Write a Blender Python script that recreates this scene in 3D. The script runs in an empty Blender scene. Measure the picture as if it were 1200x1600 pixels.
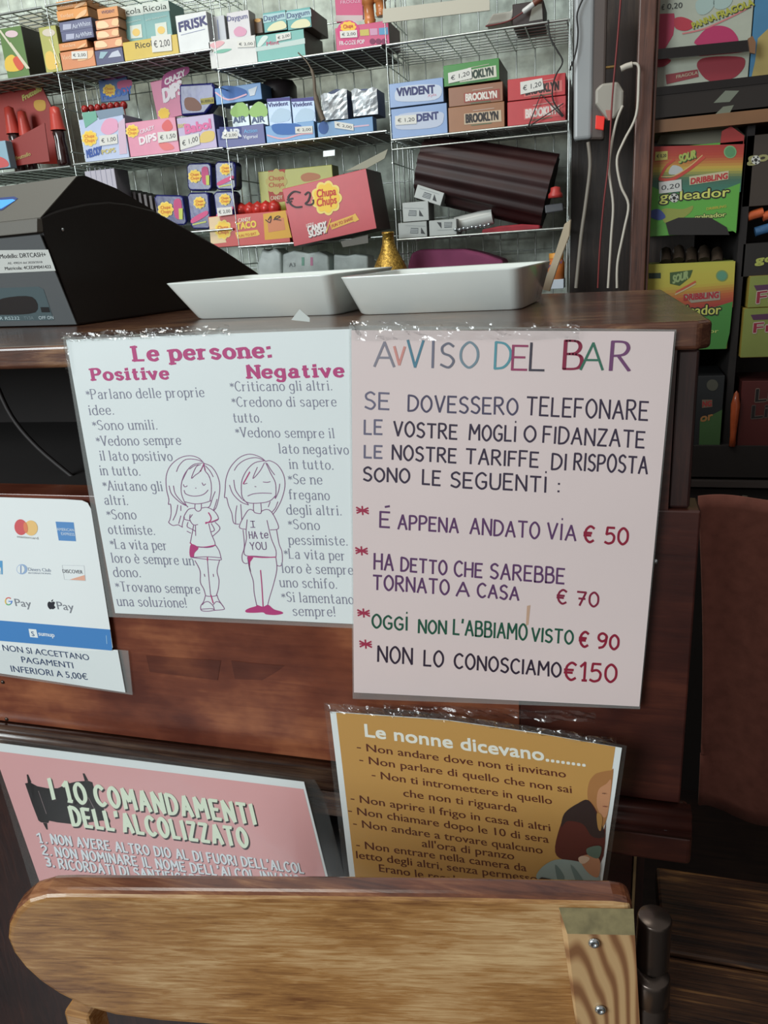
import bpy, bmesh, math, random
from mathutils import Vector, Matrix
random.seed(7)
C = bpy.context.scene.collection
SC = bpy.context.scene

# ------------------------------------------------------------------ camera, world, lights, exposure
F = 1200.0            # focal length in pixels for the 1200 x 1600 frame
EZ = 1.157            # eye height
EYE = Vector((0, -.55, EZ))
_x = -Vector((-4250, 120, -F)); _x.normalize()
_z = -Vector((241, -3512, -F)); _z -= _x*_z.dot(_x); _z.normalize()
_y = _z.cross(_x)
ROT = Matrix((_x, _y, _z))          # rows are the world axes seen from the camera
cd = bpy.data.cameras.new('camera'); cam = bpy.data.objects.new('camera', cd); C.objects.link(cam)
cd.sensor_fit = 'VERTICAL'; cd.sensor_height = 32; cd.sensor_width = 24; cd.lens = 32*F/1600
cd.clip_start = .02; cd.clip_end = 60
cam.matrix_world = Matrix.Translation(EYE) @ ROT.to_4x4()
SC.camera = cam
SC.view_settings.view_transform = 'Standard'; SC.view_settings.look = 'None'
SC.view_settings.gamma = 1; SC.view_settings.use_curve_mapping = False
SC.view_settings.exposure = 0.42
w = bpy.data.worlds.new('world'); SC.world = w; w.use_nodes = True
w.node_tree.nodes['Background'].inputs[0].default_value = (1, .95, .90, 1)
w.node_tree.nodes['Background'].inputs[1].default_value = .26

def area(name, loc, aim, sx, sy, power, col):
    l = bpy.data.lights.new(name, 'AREA'); l.shape = 'RECTANGLE'; l.size = sx; l.size_y = sy
    l.energy = power; l.color = col
    o = bpy.data.objects.new(name, l); C.objects.link(o); o.location = loc
    o.rotation_euler = (Vector(aim)-Vector(loc)).to_track_quat('-Z', 'Y').to_euler()
    return o
area('window_light', (-1.9, -2.3, 1.95), (-.25, .3, 1.0), 1.5, 1.3, 64, (.90, .98, 1))
area('rack_fill_light', (-.75, .30, 2.35), (-.55, .95, 1.3), 1.0, .3, 6, (1, .97, .88))  # unseen light added above the aisle to brighten the racks

# ------------------------------------------------------------------ pixel rays to points in the room
def ray(px, py): return ROT @ Vector((px-600, 800-py, -F))/F
def on_plane(px, py, p0, n):
    r = ray(px, py); return EYE + r*((p0-EYE).dot(n)/r.dot(n))
def onY(px, py, Y): return on_plane(px, py, Vector((0, Y, 0)), Vector((0, 1, 0)))
def onZ(px, py, z): return on_plane(px, py, Vector((0, 0, z)), Vector((0, 0, 1)))
def Zr(z): return EZ+z
NADIR = (841, 4312)
def up_at(p):
    d = Vector((p[0]-NADIR[0], p[1]-NADIR[1])); d.normalize(); return d

# ------------------------------------------------------------------ materials
def lin(c):
    out = []
    for v in c[:3]:
        v = v/255
        out.append(v/12.92 if v <= .04045 else ((v+.055)/1.055)**2.4)
    return (*out, 1)
_mats = {}
def mat(name, col, rough=.5, metal=0, spec=.5, var=0, scale=30, bump=0, coat=0, emit=0, trans=0, stretch=(1, 1, 1)):
    if name in _mats: return _mats[name]
    m = bpy.data.materials.new(name); m.use_nodes = True; nt = m.node_tree
    b = nt.nodes['Principled BSDF']
    b.inputs['Base Color'].default_value = lin(col); b.inputs['Roughness'].default_value = rough
    b.inputs['Metallic'].default_value = metal; b.inputs['Specular IOR Level'].default_value = spec
    b.inputs['Coat Weight'].default_value = coat; b.inputs['Coat Roughness'].default_value = .12
    b.inputs['Transmission Weight'].default_value = trans
    if emit:
        b.inputs['Emission Color'].default_value = lin(col); b.inputs['Emission Strength'].default_value = emit
    if var or bump:
        tc = nt.nodes.new('ShaderNodeTexCoord'); mp = nt.nodes.new('ShaderNodeMapping'); mp.inputs['Scale'].default_value = stretch
        n = nt.nodes.new('ShaderNodeTexNoise'); n.inputs['Scale'].default_value = scale; n.inputs['Detail'].default_value = 5
        nt.links.new(tc.outputs['Object'], mp.inputs[0]); nt.links.new(mp.outputs[0], n.inputs['Vector'])
        if var:
            r = nt.nodes.new('ShaderNodeValToRGB'); k = lin(col)
            r.color_ramp.elements[0].position = .3; r.color_ramp.elements[1].position = .7
            r.color_ramp.elements[0].color = [max(0, v*(1-var)) for v in k[:3]]+[1]
            r.color_ramp.elements[1].color = [min(1, v*(1+var)) for v in k[:3]]+[1]
            nt.links.new(n.outputs['Fac'], r.inputs[0]); nt.links.new(r.outputs[0], b.inputs['Base Color'])
        if bump:
            bp = nt.nodes.new('ShaderNodeBump'); bp.inputs['Strength'].default_value = bump; bp.inputs['Distance'].default_value = .002
            nt.links.new(n.outputs['Fac'], bp.inputs['Height']); nt.links.new(bp.outputs[0], b.inputs['Normal'])
    _mats[name] = m; return m

def wood(name, dark, mid, light, grain=(4, 60, 60), patch=6, rough=.35, coat=.3, bump=.15, pstretch=(1, 1, 1), bias=.5, gfac=.55, rot=(0, 0, 0)):
    m = bpy.data.materials.new(name); m.use_nodes = True; nt = m.node_tree; b = nt.nodes['Principled BSDF']
    N = nt.nodes.new; L = nt.links.new
    tc = N('ShaderNodeTexCoord')
    mr = N('ShaderNodeMapping'); mr.inputs['Rotation'].default_value = rot; L(tc.outputs['Object'], mr.inputs[0])
    mp = N('ShaderNodeMapping'); mp.inputs['Scale'].default_value = grain; L(mr.outputs[0], mp.inputs[0])
    g = N('ShaderNodeTexNoise'); g.inputs['Scale'].default_value = 4; g.inputs['Detail'].default_value = 8; g.inputs['Roughness'].default_value = .65; g.inputs['Distortion'].default_value = .6
    L(mp.outputs[0], g.inputs['Vector'])
    mq = N('ShaderNodeMapping'); mq.inputs['Scale'].default_value = pstretch; L(mr.outputs[0], mq.inputs[0])
    p = N('ShaderNodeTexNoise'); p.inputs['Scale'].default_value = patch; p.inputs['Detail'].default_value = 4; p.inputs['Roughness'].default_value = .55
    L(mq.outputs[0], p.inputs['Vector'])
    mx = N('ShaderNodeMix'); mx.data_type = 'FLOAT'; mx.inputs[0].default_value = gfac
    L(p.outputs['Fac'], mx.inputs[2]); L(g.outputs['Fac'], mx.inputs[3])
    r = N('ShaderNodeValToRGB'); e = r.color_ramp.elements
    e[0].position = bias-.14; e[0].color = lin(dark); e[1].position = bias+.14; e[1].color = lin(light)
    k = e.new(bias); k.color = lin(mid)
    L(mx.outputs[0], r.inputs[0]); L(r.outputs[0], b.inputs['Base Color'])
    b.inputs['Roughness'].default_value = rough; b.inputs['Coat Weight'].default_value = coat; b.inputs['Coat Roughness'].default_value = .18
    bp = N('ShaderNodeBump'); bp.inputs['Strength'].default_value = bump; bp.inputs['Distance'].default_value = .001
    L(g.outputs['Fac'], bp.inputs['Height']); L(bp.outputs[0], b.inputs['Normal'])
    _mats[name] = m; return m

def film_mat(name='clear_film', crinkle=.25, sc=14, lo=.03, rough=.08, k=.55):
    if name in _mats: return _mats[name]
    m = bpy.data.materials.new(name); m.use_nodes = True; nt = m.node_tree; nt.nodes.clear()
    N = nt.nodes.new; L = nt.links.new
    out = N('ShaderNodeOutputMaterial'); mix = N('ShaderNodeMixShader'); t = N('ShaderNodeBsdfTransparent'); g = N('ShaderNodeBsdfGlossy')
    t.inputs[0].default_value = (.97, .98, .98, 1); g.inputs['Roughness'].default_value = rough
    lw = N('ShaderNodeLayerWeight'); lw.inputs[0].default_value = .25
    ma = N('ShaderNodeMath'); ma.operation = 'MULTIPLY_ADD'; ma.inputs[1].default_value = k; ma.inputs[2].default_value = lo
    L(lw.outputs['Fresnel'], ma.inputs[0]); L(ma.outputs[0], mix.inputs[0])
    tc = N('ShaderNodeTexCoord'); n = N('ShaderNodeTexNoise'); n.inputs['Scale'].default_value = sc; n.inputs['Detail'].default_value = 3
    L(tc.outputs['Object'], n.inputs['Vector'])
    bp = N('ShaderNodeBump'); bp.inputs['Strength'].default_value = crinkle; bp.inputs['Distance'].default_value = .01
    L(n.outputs['Fac'], bp.inputs['Height']); L(bp.outputs[0], g.inputs['Normal']); L(bp.outputs[0], lw.inputs['Normal'])
    L(t.outputs[0], mix.inputs[1]); L(g.outputs[0], mix.inputs[2]); L(mix.outputs[0], out.inputs[0])
    _mats[name] = m; return m

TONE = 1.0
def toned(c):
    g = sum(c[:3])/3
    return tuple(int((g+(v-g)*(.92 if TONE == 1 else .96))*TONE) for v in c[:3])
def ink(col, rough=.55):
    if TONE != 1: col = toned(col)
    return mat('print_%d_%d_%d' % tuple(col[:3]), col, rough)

# ------------------------------------------------------------------ mesh building
class MB:
    def __init__(s): s.v = []; s.f = []; s.m = []; s.mats = []; s.smooth = []
    def slot(s, m):
        if m not in s.mats: s.mats.append(m)
        return s.mats.index(m)
    def face(s, pts, m=None, sm=False):
        k = len(s.v); s.v += [Vector(p) for p in pts]; s.f.append(list(range(k, k+len(pts)))); s.m.append(s.slot(m)); s.smooth.append(sm)
    def grid(s, rows, m=None, close=False, sm=True):
        k = len(s.v); n = len(rows[0])
        for r in rows: s.v += [Vector(p) for p in r]
        mi = s.slot(m)
        for i in range(len(rows)-1):
            for j in range(n if close else n-1):
                a = k+i*n+j; b = k+i*n+(j+1) % n
                s.f.append([a, b, b+n, a+n]); s.m.append(mi); s.smooth.append(sm)
        return k
    def box(s, x0, x1, y0, y1, z0, z1, m=None, front=None):
        P = [(x0, y0, z0), (x1, y0, z0), (x1, y1, z0), (x0, y1, z0), (x0, y0, z1), (x1, y0, z1), (x1, y1, z1), (x0, y1, z1)]
        s.hexa(P, m, front); return s
    def hexa(s, P, m=None, front=None):
        k = len(s.v); s.v += [Vector(p) for p in P]
        mi = s.slot(m); fi = s.slot(front) if front is not None else mi
        for q, a in (((3, 2, 1, 0), mi), ((4, 5, 6, 7), mi), ((0, 1, 5, 4), fi), ((1, 2, 6, 5), mi), ((2, 3, 7, 6), mi), ((3, 0, 4, 7), mi)):
            s.f.append([k+i for i in q]); s.m.append(a); s.smooth.append(False)
    def extrude(s, pts, d, m=None, sm=False, rim=None):
        """polygon pts (front) pushed by vector d"""
        d = Vector(d); A = [Vector(p) for p in pts]; B = [p+d for p in A]; k = len(s.v); n = len(A)
        s.v += A+B; mi = s.slot(m)
        s.f.append(list(range(k, k+n))); s.m.append(mi); s.smooth.append(False)
        s.f.append(list(range(k+2*n-1, k+n-1, -1))); s.m.append(mi); s.smooth.append(False)
        for i in range(n):
            j = (i+1) % n; s.f.append([k+j, k+i, k+n+i, k+n+j]); s.m.append(mi if rim is None else s.slot(rim)); s.smooth.append(sm)
    def tube(s, pts, r, n=8, m=None, cap=True):
        pts = [Vector(p) for p in pts]; rows = []
        rr = r if isinstance(r, (list, tuple)) else [r]*len(pts)
        prev = None
        for i, p in enumerate(pts):
            d = (pts[min(i+1, len(pts)-1)]-pts[max(i-1, 0)]).normalized()
            a = prev if prev is not None else (Vector((0, 0, 1)) if abs(d.z) < .9 else Vector((1, 0, 0)))
            a = (a-d*a.dot(d)).normalized(); b = d.cross(a); prev = a
            rows.append([p+(a*math.cos(2*math.pi*j/n)+b*math.sin(2*math.pi*j/n))*rr[i] for j in range(n)])
        s.grid(rows, m, close=True)
        if cap:
            s.face(rows[0][::-1], m); s.face(rows[-1], m)
    def wire(s, a, b, r, m=None):       # four-sided bar between two points
        s.tube([a, b], r, 4, m)
    def lathe(s, c, prof, n=20, m=None, axis=None):
        """prof = (radius, height along axis)"""
        c = Vector(c); ax = Vector(axis or (0, 0, 1)).normalized()
        a = Vector((1, 0, 0)) if abs(ax.x) < .9 else Vector((0, 1, 0)); a = (a-ax*a.dot(ax)).normalized(); b = ax.cross(a)
        rows = [[c+ax*h+(a*math.cos(2*math.pi*j/n)+b*math.sin(2*math.pi*j/n))*max(r, 1e-5) for j in range(n)] for r, h in prof]
        s.grid(rows, m, close=True)
    def build(s, name, parent=None, bevel=0, seg=2, merge=False, solid=0):
        base = Vector((0, 0, 0)); q = parent
        while q is not None: base = base+q.location; q = q.parent
        me = bpy.data.meshes.new(name); me.from_pydata([tuple(p-base) for p in s.v], [], s.f)
        for m in s.mats: me.materials.append(m if m is not None else mat('plain', (128, 128, 128)))
        for i, p in enumerate(me.polygons): p.material_index = s.m[i]; p.use_smooth = s.smooth[i]
        if merge:
            bm = bmesh.new(); bm.from_mesh(me); bmesh.ops.remove_doubles(bm, verts=bm.verts, dist=1e-5); bmesh.ops.recalc_face_normals(bm, faces=bm.faces); bm.to_mesh(me); bm.free()
        me.update()
        o = bpy.data.objects.new(name, me); C.objects.link(o)
        if parent: o.parent = parent
        if solid:
            md = o.modifiers.new('solid', 'SOLIDIFY'); md.thickness = solid
        if bevel:
            md = o.modifiers.new('bevel', 'BEVEL'); md.width = bevel; md.segments = seg; md.limit_method = 'ANGLE'; md.angle_limit = math.radians(40)
        return o

def tag(o, label=None, cat=None, group=None, kind=None):
    if label: o['label'] = label
    if cat: o['category'] = cat
    if group: o['group'] = group
    if kind: o['kind'] = kind
    return o
def thing(name, label, cat, base, group=None):
    o = bpy.data.objects.new(name, None); C.objects.link(o); o.location = Vector(base); o.empty_display_size = .02
    return tag(o, label, cat, group)
ORD = ('first', 'second', 'third', 'fourth', 'fifth', 'sixth', 'seventh')

# ------------------------------------------------------------------ stroke lettering (hand-drawn and serif)
G = {}
def _g(ch, w, spec):
    st = []
    for part in spec.split(';'):
        t = part.split(); st.append((t[0], [tuple(float(a) for a in q.split(',')) for q in t[1:]]))
    G[ch] = (w, st)
for ch, wd, sp in [
 ('A', 6, 'l 0,0 3,10 6,0;m 1,3.6 5,3.6'), ('B', 5.2, 'l 0,0 0,10;c 0,10 3.5,9.8 4.5,7.8 3.3,5.7 0,5.3;c 0,5.3 4.2,5 5.2,2.7 4,.3 0,0'),
 ('C', 5.5, 'c 5.4,8.6 3.2,10 .8,8.2 0,5 .8,1.8 3.2,0 5.5,1.4'), ('D', 5.6, 'l 0,0 0,10;c 0,10 3.4,9.4 5.5,6.8 5.3,3.2 3.2,.6 0,0'),
 ('E', 4.8, 'l 0,10 0,0;m 0,9.8 4.8,9.8;m 0,5.2 4,5.2;m 0,.2 4.8,.2'), ('F', 4.6, 'l 0,10 0,0;m 0,9.8 4.6,9.8;m 0,5.2 3.8,5.2'),
 ('G', 5.8, 'c 5.4,8.4 3.2,10 .7,8 0,5 .7,1.8 3.2,0 5.4,1.4 5.6,4.4;m 3.3,4.4 5.7,4.4'), ('H', 5.4, 'l 0,0 0,10;l 5.4,0 5.4,10;m 0,5.2 5.4,5.2'),
 ('I', .6, 'l .3,0 .3,10'), ('L', 4.4, 'l 0,10 0,0;m 0,.2 4.4,.2'), ('M', 7, 'l 0,0 .4,10 3.5,4 6.6,10 7,0'),
 ('N', 5.6, 'l 0,0 0,10 5.6,0 5.6,10'), ('O', 6, 'o 3,10 .7,8 0,5 .7,2 3,0 5.3,2 6,5 5.3,8'), ('P', 5, 'l 0,0 0,10;c 0,10 3.6,9.8 4.9,7.6 3.6,5.2 0,4.6'),
 ('R', 5.4, 'l 0,0 0,10;c 0,10 3.6,9.8 4.7,7.7 3.4,5.5 0,5;l 2,5 5.4,0'), ('S', 4.8, 'c 4.6,8.8 2.6,10 .4,8.4 .8,6 3.4,4.8 4.8,2.6 3,.1 0,1.2'),
 ('T', 5.8, 'm 0,9.8 5.8,9.8;l 2.9,9.8 2.9,0'), ('U', 5.4, 'l 0,10 0,3.2;c 0,3.2 .8,.6 2.7,0 4.6,.6 5.4,3.2;l 5.4,10 5.4,3'),
 ('V', 5.6, 'l 0,10 2.8,0 5.6,10'), ('W', 8, 'l 0,10 2,0 4,8 6,0 8,10'), ('Y', 5.4, 'l 0,10 2.7,4.8 5.4,10;l 2.7,4.8 2.7,0'), ('Z', 5.2, 'm 0,9.8 5.2,9.8 0,.2 5.2,.2'),
 ('K', 5, 'l 0,0 0,10;l 5,10 0,4;l 1.6,5.6 5,0'), ('X', 5, 'l 0,0 5,10;l 0,10 5,0'), ('Q', 6, 'o 3,10 .7,8 0,5 .7,2 3,0 5.3,2 6,5 5.3,8;m 3.6,2.6 6,-.6'),
 ('0', 5, 'o 2.5,10 .5,8 0,5 .5,2 2.5,0 4.5,2 5,5 4.5,8'), ('1', 2.4, 'm 0,7.6 2,10 2,0;m 1,0 3,0'), ('2', 4.6, 'c 0,8 2,10 4.2,8.6 4,6 1.6,2.8 0,.2;m 0,.2 4.8,.2'),
 ('5', 4.8, 'm 4.6,9.8 1,9.8 .6,5.6;c .6,5.6 3,6.3 4.7,4.4 4.2,1.2 2,0 0,.8'), ('7', 4.8, 'm 0,9.8 4.8,9.8 1.6,0;m 1,5 4.4,5'),
 ('9', 4.8, 'o 2.4,10 .3,8.6 .2,6 2.2,4.6 4.4,6 4.6,8.4;c 4.6,8.2 4.4,4 3,1 .6,0'), ('€', 5.2, 'c 5.2,8.8 3.2,10 1.2,8 .7,5 1.2,2 3.2,0 5.2,1.2;m 0,5.8 4,5.8;m 0,4.2 3.6,4.2'),
 ('*', 5, 'm 0,4 5,8;m 0,8 5,4;m 2.5,3 2.5,9;m 0,6 5,6'), ("'", .8, 'm .5,10.5 .2,8'), (':', .8, 'm .4,7 .4,6.2;m .4,1 .4,.2'), ('.', .8, 'm .4,.8 .4,.1'), (',', .8, 'm .5,.8 .1,-1.4'),
 ('!', .8, 'm .4,10 .4,3;m .4,.9 .4,.1'), ('-', 3, 'm 0,4 3,4'),
 ('a', 4.9, 'c .5,5.4 2.2,6.7 3.9,5.9 4.1,4;l 4.1,4.6 4.1,0;c 4.1,3.9 1.2,3.5 .1,1.8 1.3,0 3,.4 4.1,1.5'), ('b', 4.8, 'l .3,10 .3,0;c .3,4.6 1.5,6.4 3.5,6.6 4.8,4.8 4.8,2 3.5,0 1.4,.1 .3,1.6'),
 ('c', 4.4, 'c 4.2,5.5 2.6,6.7 .6,5.6 0,3.3 .6,1 2.6,0 4.4,1.1'), ('d', 5, 'l 4.6,10 4.6,0;c 4.6,4.8 3.1,6.6 1.2,6.3 0,4.3 0,2.2 1.2,.2 3.1,0 4.6,1.6'),
 ('e', 4.6, 'm .1,3.5 4.6,3.5;c 4.6,3.5 4.1,5.9 2.4,6.7 .6,5.6 0,3.3 .6,1 2.6,0 4.5,1.1'), ('f', 3.6, 'c 3.8,9.5 2.6,10 1.6,8.8 1.4,6.6;l 1.4,7 1.4,0;m 0,6.4 3.3,6.4'),
 ('g', 4.9, 'm 4.5,6.6 4.5,-.5;c 4.5,-.5 3.6,-2.7 1.6,-3 .2,-2;c 4.5,4.8 3.1,6.6 1.2,6.3 0,4.3 0,2.6 1.2,.8 3.1,.6 4.5,2'), ('h', 4.8, 'l .3,10 .3,0;c .3,4.6 1.7,6.4 3.4,6.6 4.5,5;l 4.5,5 4.5,0'),
 ('i', 1.4, 'l .7,6.7 .7,0;m .7,9.7 .7,8.7;m .45,9.2 .95,9.2'), ('l', 1.4, 'l .7,10 .7,0'), ('m', 8, 'l .3,6.7 .3,0;c .3,4.8 1.6,6.5 3.1,6.5 4,5;l 4,5 4,0;c 4,4.8 5.4,6.5 6.8,6.5 7.7,5;l 7.7,5 7.7,0'),
 ('n', 4.8, 'l .3,6.7 .3,0;c .3,4.6 1.7,6.4 3.4,6.6 4.5,5;l 4.5,5 4.5,0'), ('o', 4.9, 'o 2.45,6.7 .6,5.5 0,3.35 .6,1.1 2.45,0 4.3,1.1 4.9,3.35 4.3,5.5'),
 ('p', 4.8, 'l .3,6.7 .3,-3;c .3,4.6 1.5,6.4 3.5,6.6 4.8,4.8 4.8,2 3.5,0 1.4,.1 .3,1.6'), ('q', 5, 'l 4.6,6.7 4.6,-3;c 4.6,4.8 3.1,6.6 1.2,6.3 0,4.3 0,2.2 1.2,.2 3.1,0 4.6,1.6'),
 ('r', 3.4, 'l .3,6.7 .3,0;c .3,4.2 1.4,6.1 3.3,6.3'), ('s', 4, 'c 3.8,5.7 2,6.7 .3,5.6 .8,4 3,3 3.9,1.6 2.3,0 0,1'), ('t', 3.6, 'm 1.4,8.8 1.4,1.6;c 1.4,1.6 2.1,.1 3.6,.5;m 0,6.4 3.3,6.4'),
 ('u', 5, 'l .3,6.7 .3,2;c .3,2 1.1,.2 3,.3 4.5,1.9;l 4.5,6.7 4.5,0'), ('v', 5, 'l .1,6.7 2.5,0 4.9,6.7'), ('z', 4.2, 'm 0,6.4 4.1,6.4 0,.3 4.2,.3'),
 ('E\u0301', 4.8, 'l 0,10 0,0;m 0,9.8 4.8,9.8;m 0,5.2 4,5.2;m 0,.2 4.8,.2')]: _g(ch, wd, sp)
G['è'] = (G['e'][0], G['e'][1]+[('m', [(1.2, 9.6), (2.6, 7.8)])])
G['É'] = (G['E'][0], G['E'][1]+[('m', [(2.5, 13.2), (4.6, 13.8)])])
G['ì'] = (1, [('m', [(.5, 10), (.5, 0)]), ('m', [(.4, 13.2), (.7, 13.2)])])      # dotted capital I of the hand lettering
def smooth_pts(P, closed=False, k=5):
    out = []; n = len(P)
    rng = range(n) if closed else range(n-1)
    for i in rng:
        g = lambda j: Vector(P[j % n]) if closed else Vector(P[max(0, min(n-1, j))])
        a, b, c, d = g(i-1), g(i), g(i+1), g(i+2)
        for t in range(k):
            t /= k; out.append(.5*((2*b)+(c-a)*t+(2*a-5*b+4*c-d)*t*t+(3*b-a-3*c+d)*t**3))
    out.append(Vector(P[0]) if closed else Vector(P[-1]))
    return [(p[0], p[1]) for p in out]

_font = {}
def glyphs(txt, off):
    """vertices and faces of a line of type from Blender's built-in typeface, cap height 1"""
    def raw(t, off):
        c = bpy.data.curves.new('t', 'FONT'); c.body = t; c.size = 1; c.offset = off; c.resolution_u = 3; c.fill_mode = 'FRONT'
        o = bpy.data.objects.new('t', c); C.objects.link(o)
        me = bpy.data.meshes.new_from_object(o.evaluated_get(bpy.context.evaluated_depsgraph_get()))
        v = [(p.co.x, p.co.y) for p in me.vertices]; f = [list(p.vertices) for p in me.polygons]
        bpy.data.objects.remove(o); bpy.data.curves.remove(c); bpy.data.meshes.remove(me)
        return v, f
    off0, off = off, off*.8
    if 'cap' not in _font:
        v, _ = raw('H', 0); _font['cap'] = (max(p[1] for p in v), min(p[1] for p in v))
    if (txt, off) not in _font:
        v0, _ = raw(txt, 0); v, f = raw(txt, off); hi, lo = _font['cap']
        x0 = min(p[0] for p in v0); x1 = max(p[0] for p in v0)
        _font[(txt, off)] = ([((p[0]-x0)/(x1-x0), (p[1]-lo)/(hi-lo)) for p in v], f)
    return _font[(txt, off)]

class Print:
    """flat print on a plane; shapes are drawn in the photograph's pixel frame and land on the surface itself"""
    def __init__(s, p0, n, lift=.0004, tf=None):
        s.p0 = Vector(p0); s.n = Vector(n).normalized()
        if s.n.dot(EYE-s.p0) < 0: s.n = -s.n
        s.lift = lift; s.mb = MB(); s.tf = tf or (lambda x, y: (x, y))
    def P(s, x, y, layer=1): return on_plane(x, y, s.p0+s.n*(s.lift*layer), s.n)
    def _add(s, verts2, faces, col, layer, m=None):
        k = len(s.mb.v); s.mb.v += [s.P(x, y, layer) for x, y in verts2]; mi = s.mb.slot(m or ink(col))
        for f in faces: s.mb.f.append([k+i for i in f]); s.mb.m.append(mi); s.mb.smooth.append(False)
    def poly(s, pts, col, layer=1, m=None):
        pts = [s.tf(*p) for p in pts]; s._add(pts, [list(range(len(pts)))], col, layer, m)
    def smooth(s, pts, col, layer=1): s.poly(smooth_pts(pts, True, 4)[:-1], col, layer)
    def ell(s, cx, cy, rx, ry, col, layer=1, rot=0, n=20):
        s.poly([(cx+rx*math.cos(a)*math.cos(rot)-ry*math.sin(a)*math.sin(rot), cy+rx*math.cos(a)*math.sin(rot)+ry*math.sin(a)*math.cos(rot)) for a in [2*math.pi*i/n for i in range(n)]], col, layer)
    def flower(s, cx, cy, rx, ry, col, layer=1, k=9, amp=.1):
        s.poly([(cx+rx*(1-amp+1.6*amp*abs(math.cos(k*a/2)))*math.cos(a), cy+ry*(1-amp+1.6*amp*abs(math.cos(k*a/2)))*math.sin(a)) for a in [2*math.pi*i/54 for i in range(54)]], col, layer)
    def _ribbon(s, pts, wv, wh, col, layer):
        for i in range(len(pts)-1):
            a = Vector(pts[i]); b = Vector(pts[i+1]); d = b-a
            if d.length < 1e-6: continue
            d.normalize(); wd = (wv*abs(d.y)+wh*abs(d.x))/max(abs(d.x)+abs(d.y), 1e-6)*.5
            n = Vector((-d.y, d.x))*wd; e = d*wd*.45
            s.k = (getattr(s, 'k', 0)+1) % 40
            s._add([a-e+n, b+e+n, b+e-n, a-e-n], [[0, 1, 2, 3]], col, layer+s.k*.012)
    def line(s, pts, col, wd=1.2, layer=1, curve=True):
        pts = [s.tf(*p) for p in pts]
        if curve and len(pts) > 2: pts = smooth_pts(pts, False, 4)
        s._ribbon(pts, wd, wd, col, layer)
    def frame(s, A, B, h, up):
        A = Vector(s.tf(*A)); B = Vector(s.tf(*B)); u = B-A
        if up is None: upv = up_at(A)
        else: upv = Vector(up).normalized()
        return A, u, upv*h
    def text(s, t, A, B, h, col, off=0, up=None, layer=2, shadow=None):
        v, f = glyphs(t, 0); A, u, w_ = s.frame(A, B, h, up); e = min(off, .055)*h*1.1
        K = [(0, 0)] if e < .12 else ([(-e, 0), (e, 0)] if e < .35 else [(-e, -e), (e, -e), (e, e), (-e, e), (0, 0)])
        for i, d in enumerate(K):
            d = Vector(d)
            if shadow: s._add([A+u*x+w_*y+Vector(shadow[1])+d for x, y in v], f, shadow[0], layer-1+i*.06)
            s._add([A+u*x+w_*y+d for x, y in v], f, col, layer+i*.06)
    def outlined(s, t, A, B, h, col, dark, off=.05, layer=5, e=1.3):
        v, f = glyphs(t, 0); P, u, w_ = s.frame(A, B, h, None)
        for k in range(8):
            d = Vector((math.cos(k*.785), math.sin(k*.785)))*e
            s._add([P+u*x+w_*y+d for x, y in v], f, dark, layer+k*.05)
        for k, d in enumerate(((-.4, 0), (.4, 0))): s._add([P+u*x+w_*y+Vector(d) for x, y in v], f, col, layer+1+k*.05)
    def strokes(s, t, A, B, h, col, wv=2, wh=2, gap=2.0, serif=0, sth=None, up=None, layer=2, jit=0, space=4):
        A, u, w_ = s.frame(A, B, h, up)
        x = 0; lay = []
        for ch in t:
            if ch == ' ': x += space; continue
            lay.append((ch, x)); x += G[ch][0]+gap
        tot = x-gap
        for ch, x0 in lay:
            jy = random.uniform(-jit, jit); js = 1+random.uniform(-jit, jit)*.08
            for kind, pts in G[ch][1]:
                P = [(a, b) for a, b in pts]
                Q = smooth_pts(P, kind == 'o', 5) if kind in 'co' else P
                M = lambda a, b: tuple(A+u*((x0+a)/tot)+w_*((b*js+jy*.3)/10))
                s._ribbon([M(*q) for q in Q], wv, wh, col, layer)
                if serif and kind == 'l':
                    for e in (P[0], P[-1]):
                        if abs(e[1]-0) < .1 or abs(e[1]-6.7) < .1 or abs(e[1]-10) < .1 or abs(e[1]+3) < .1:
                            l_ = serif if (e[1] < 5 or abs(e[1]-10) < .1 or True) else 0
                            yy = e[1]+(.25 if e[1] < 5 else -.25)
                            a0, a1 = e[0]-l_, e[0]+(l_ if e[1] < 5 or ch.isupper() else 0)
                            s._ribbon([M(a0, yy), M(a1, yy)], sth or wh, sth or wh, col, layer)
    def build(s, name, parent):
        o = s.mb.build(name, parent); return o

# ================================================================== materials in use
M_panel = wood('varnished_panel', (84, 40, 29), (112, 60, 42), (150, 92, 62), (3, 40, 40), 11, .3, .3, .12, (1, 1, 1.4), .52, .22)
M_slab = wood('counter_edge_wood', (52, 31, 24), (86, 53, 39), (150, 112, 80), (4, 40, 40), 10, .25, .5, .2)
M_dark = wood('dark_stained_wood', (26, 16, 15), (40, 22, 20), (58, 32, 26), (40, 40, 4), 6, .3, .4, .2)
M_mould = wood('moulding_wood', (34, 24, 21), (62, 42, 34), (104, 80, 62), (3, 60, 60), 8, .25, .5, .25)
M_board = wood('honey_wood', (94, 54, 32), (162, 118, 70), (208, 176, 130), (4, 40, 110), 4.6, .26, .4, .2, (1.1, 3, 3.2), .5, .42)
M_brim = wood('dark_rim_wood', (70, 36, 26), (112, 66, 44), (160, 112, 76), (5, 40, 40), 8, .2, .6, .15)
M_bench = wood('rough_plank_wood', (34, 22, 18), (86, 56, 36), (184, 134, 80), (1.5, 60, 40), 9, .5, .1, .5, (1, 4, 4), .56, .6)
M_post = wood('cabinet_post_wood', (58, 34, 28), (88, 54, 42), (112, 74, 56), (60, 60, 3), 6, .4, .2, .2)
M_black = mat('black_void', (30, 25, 24), .8, var=.2, scale=9)
M_blackp = mat('black_plastic', (34, 30, 30), .35, bump=.05, scale=900)
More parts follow.
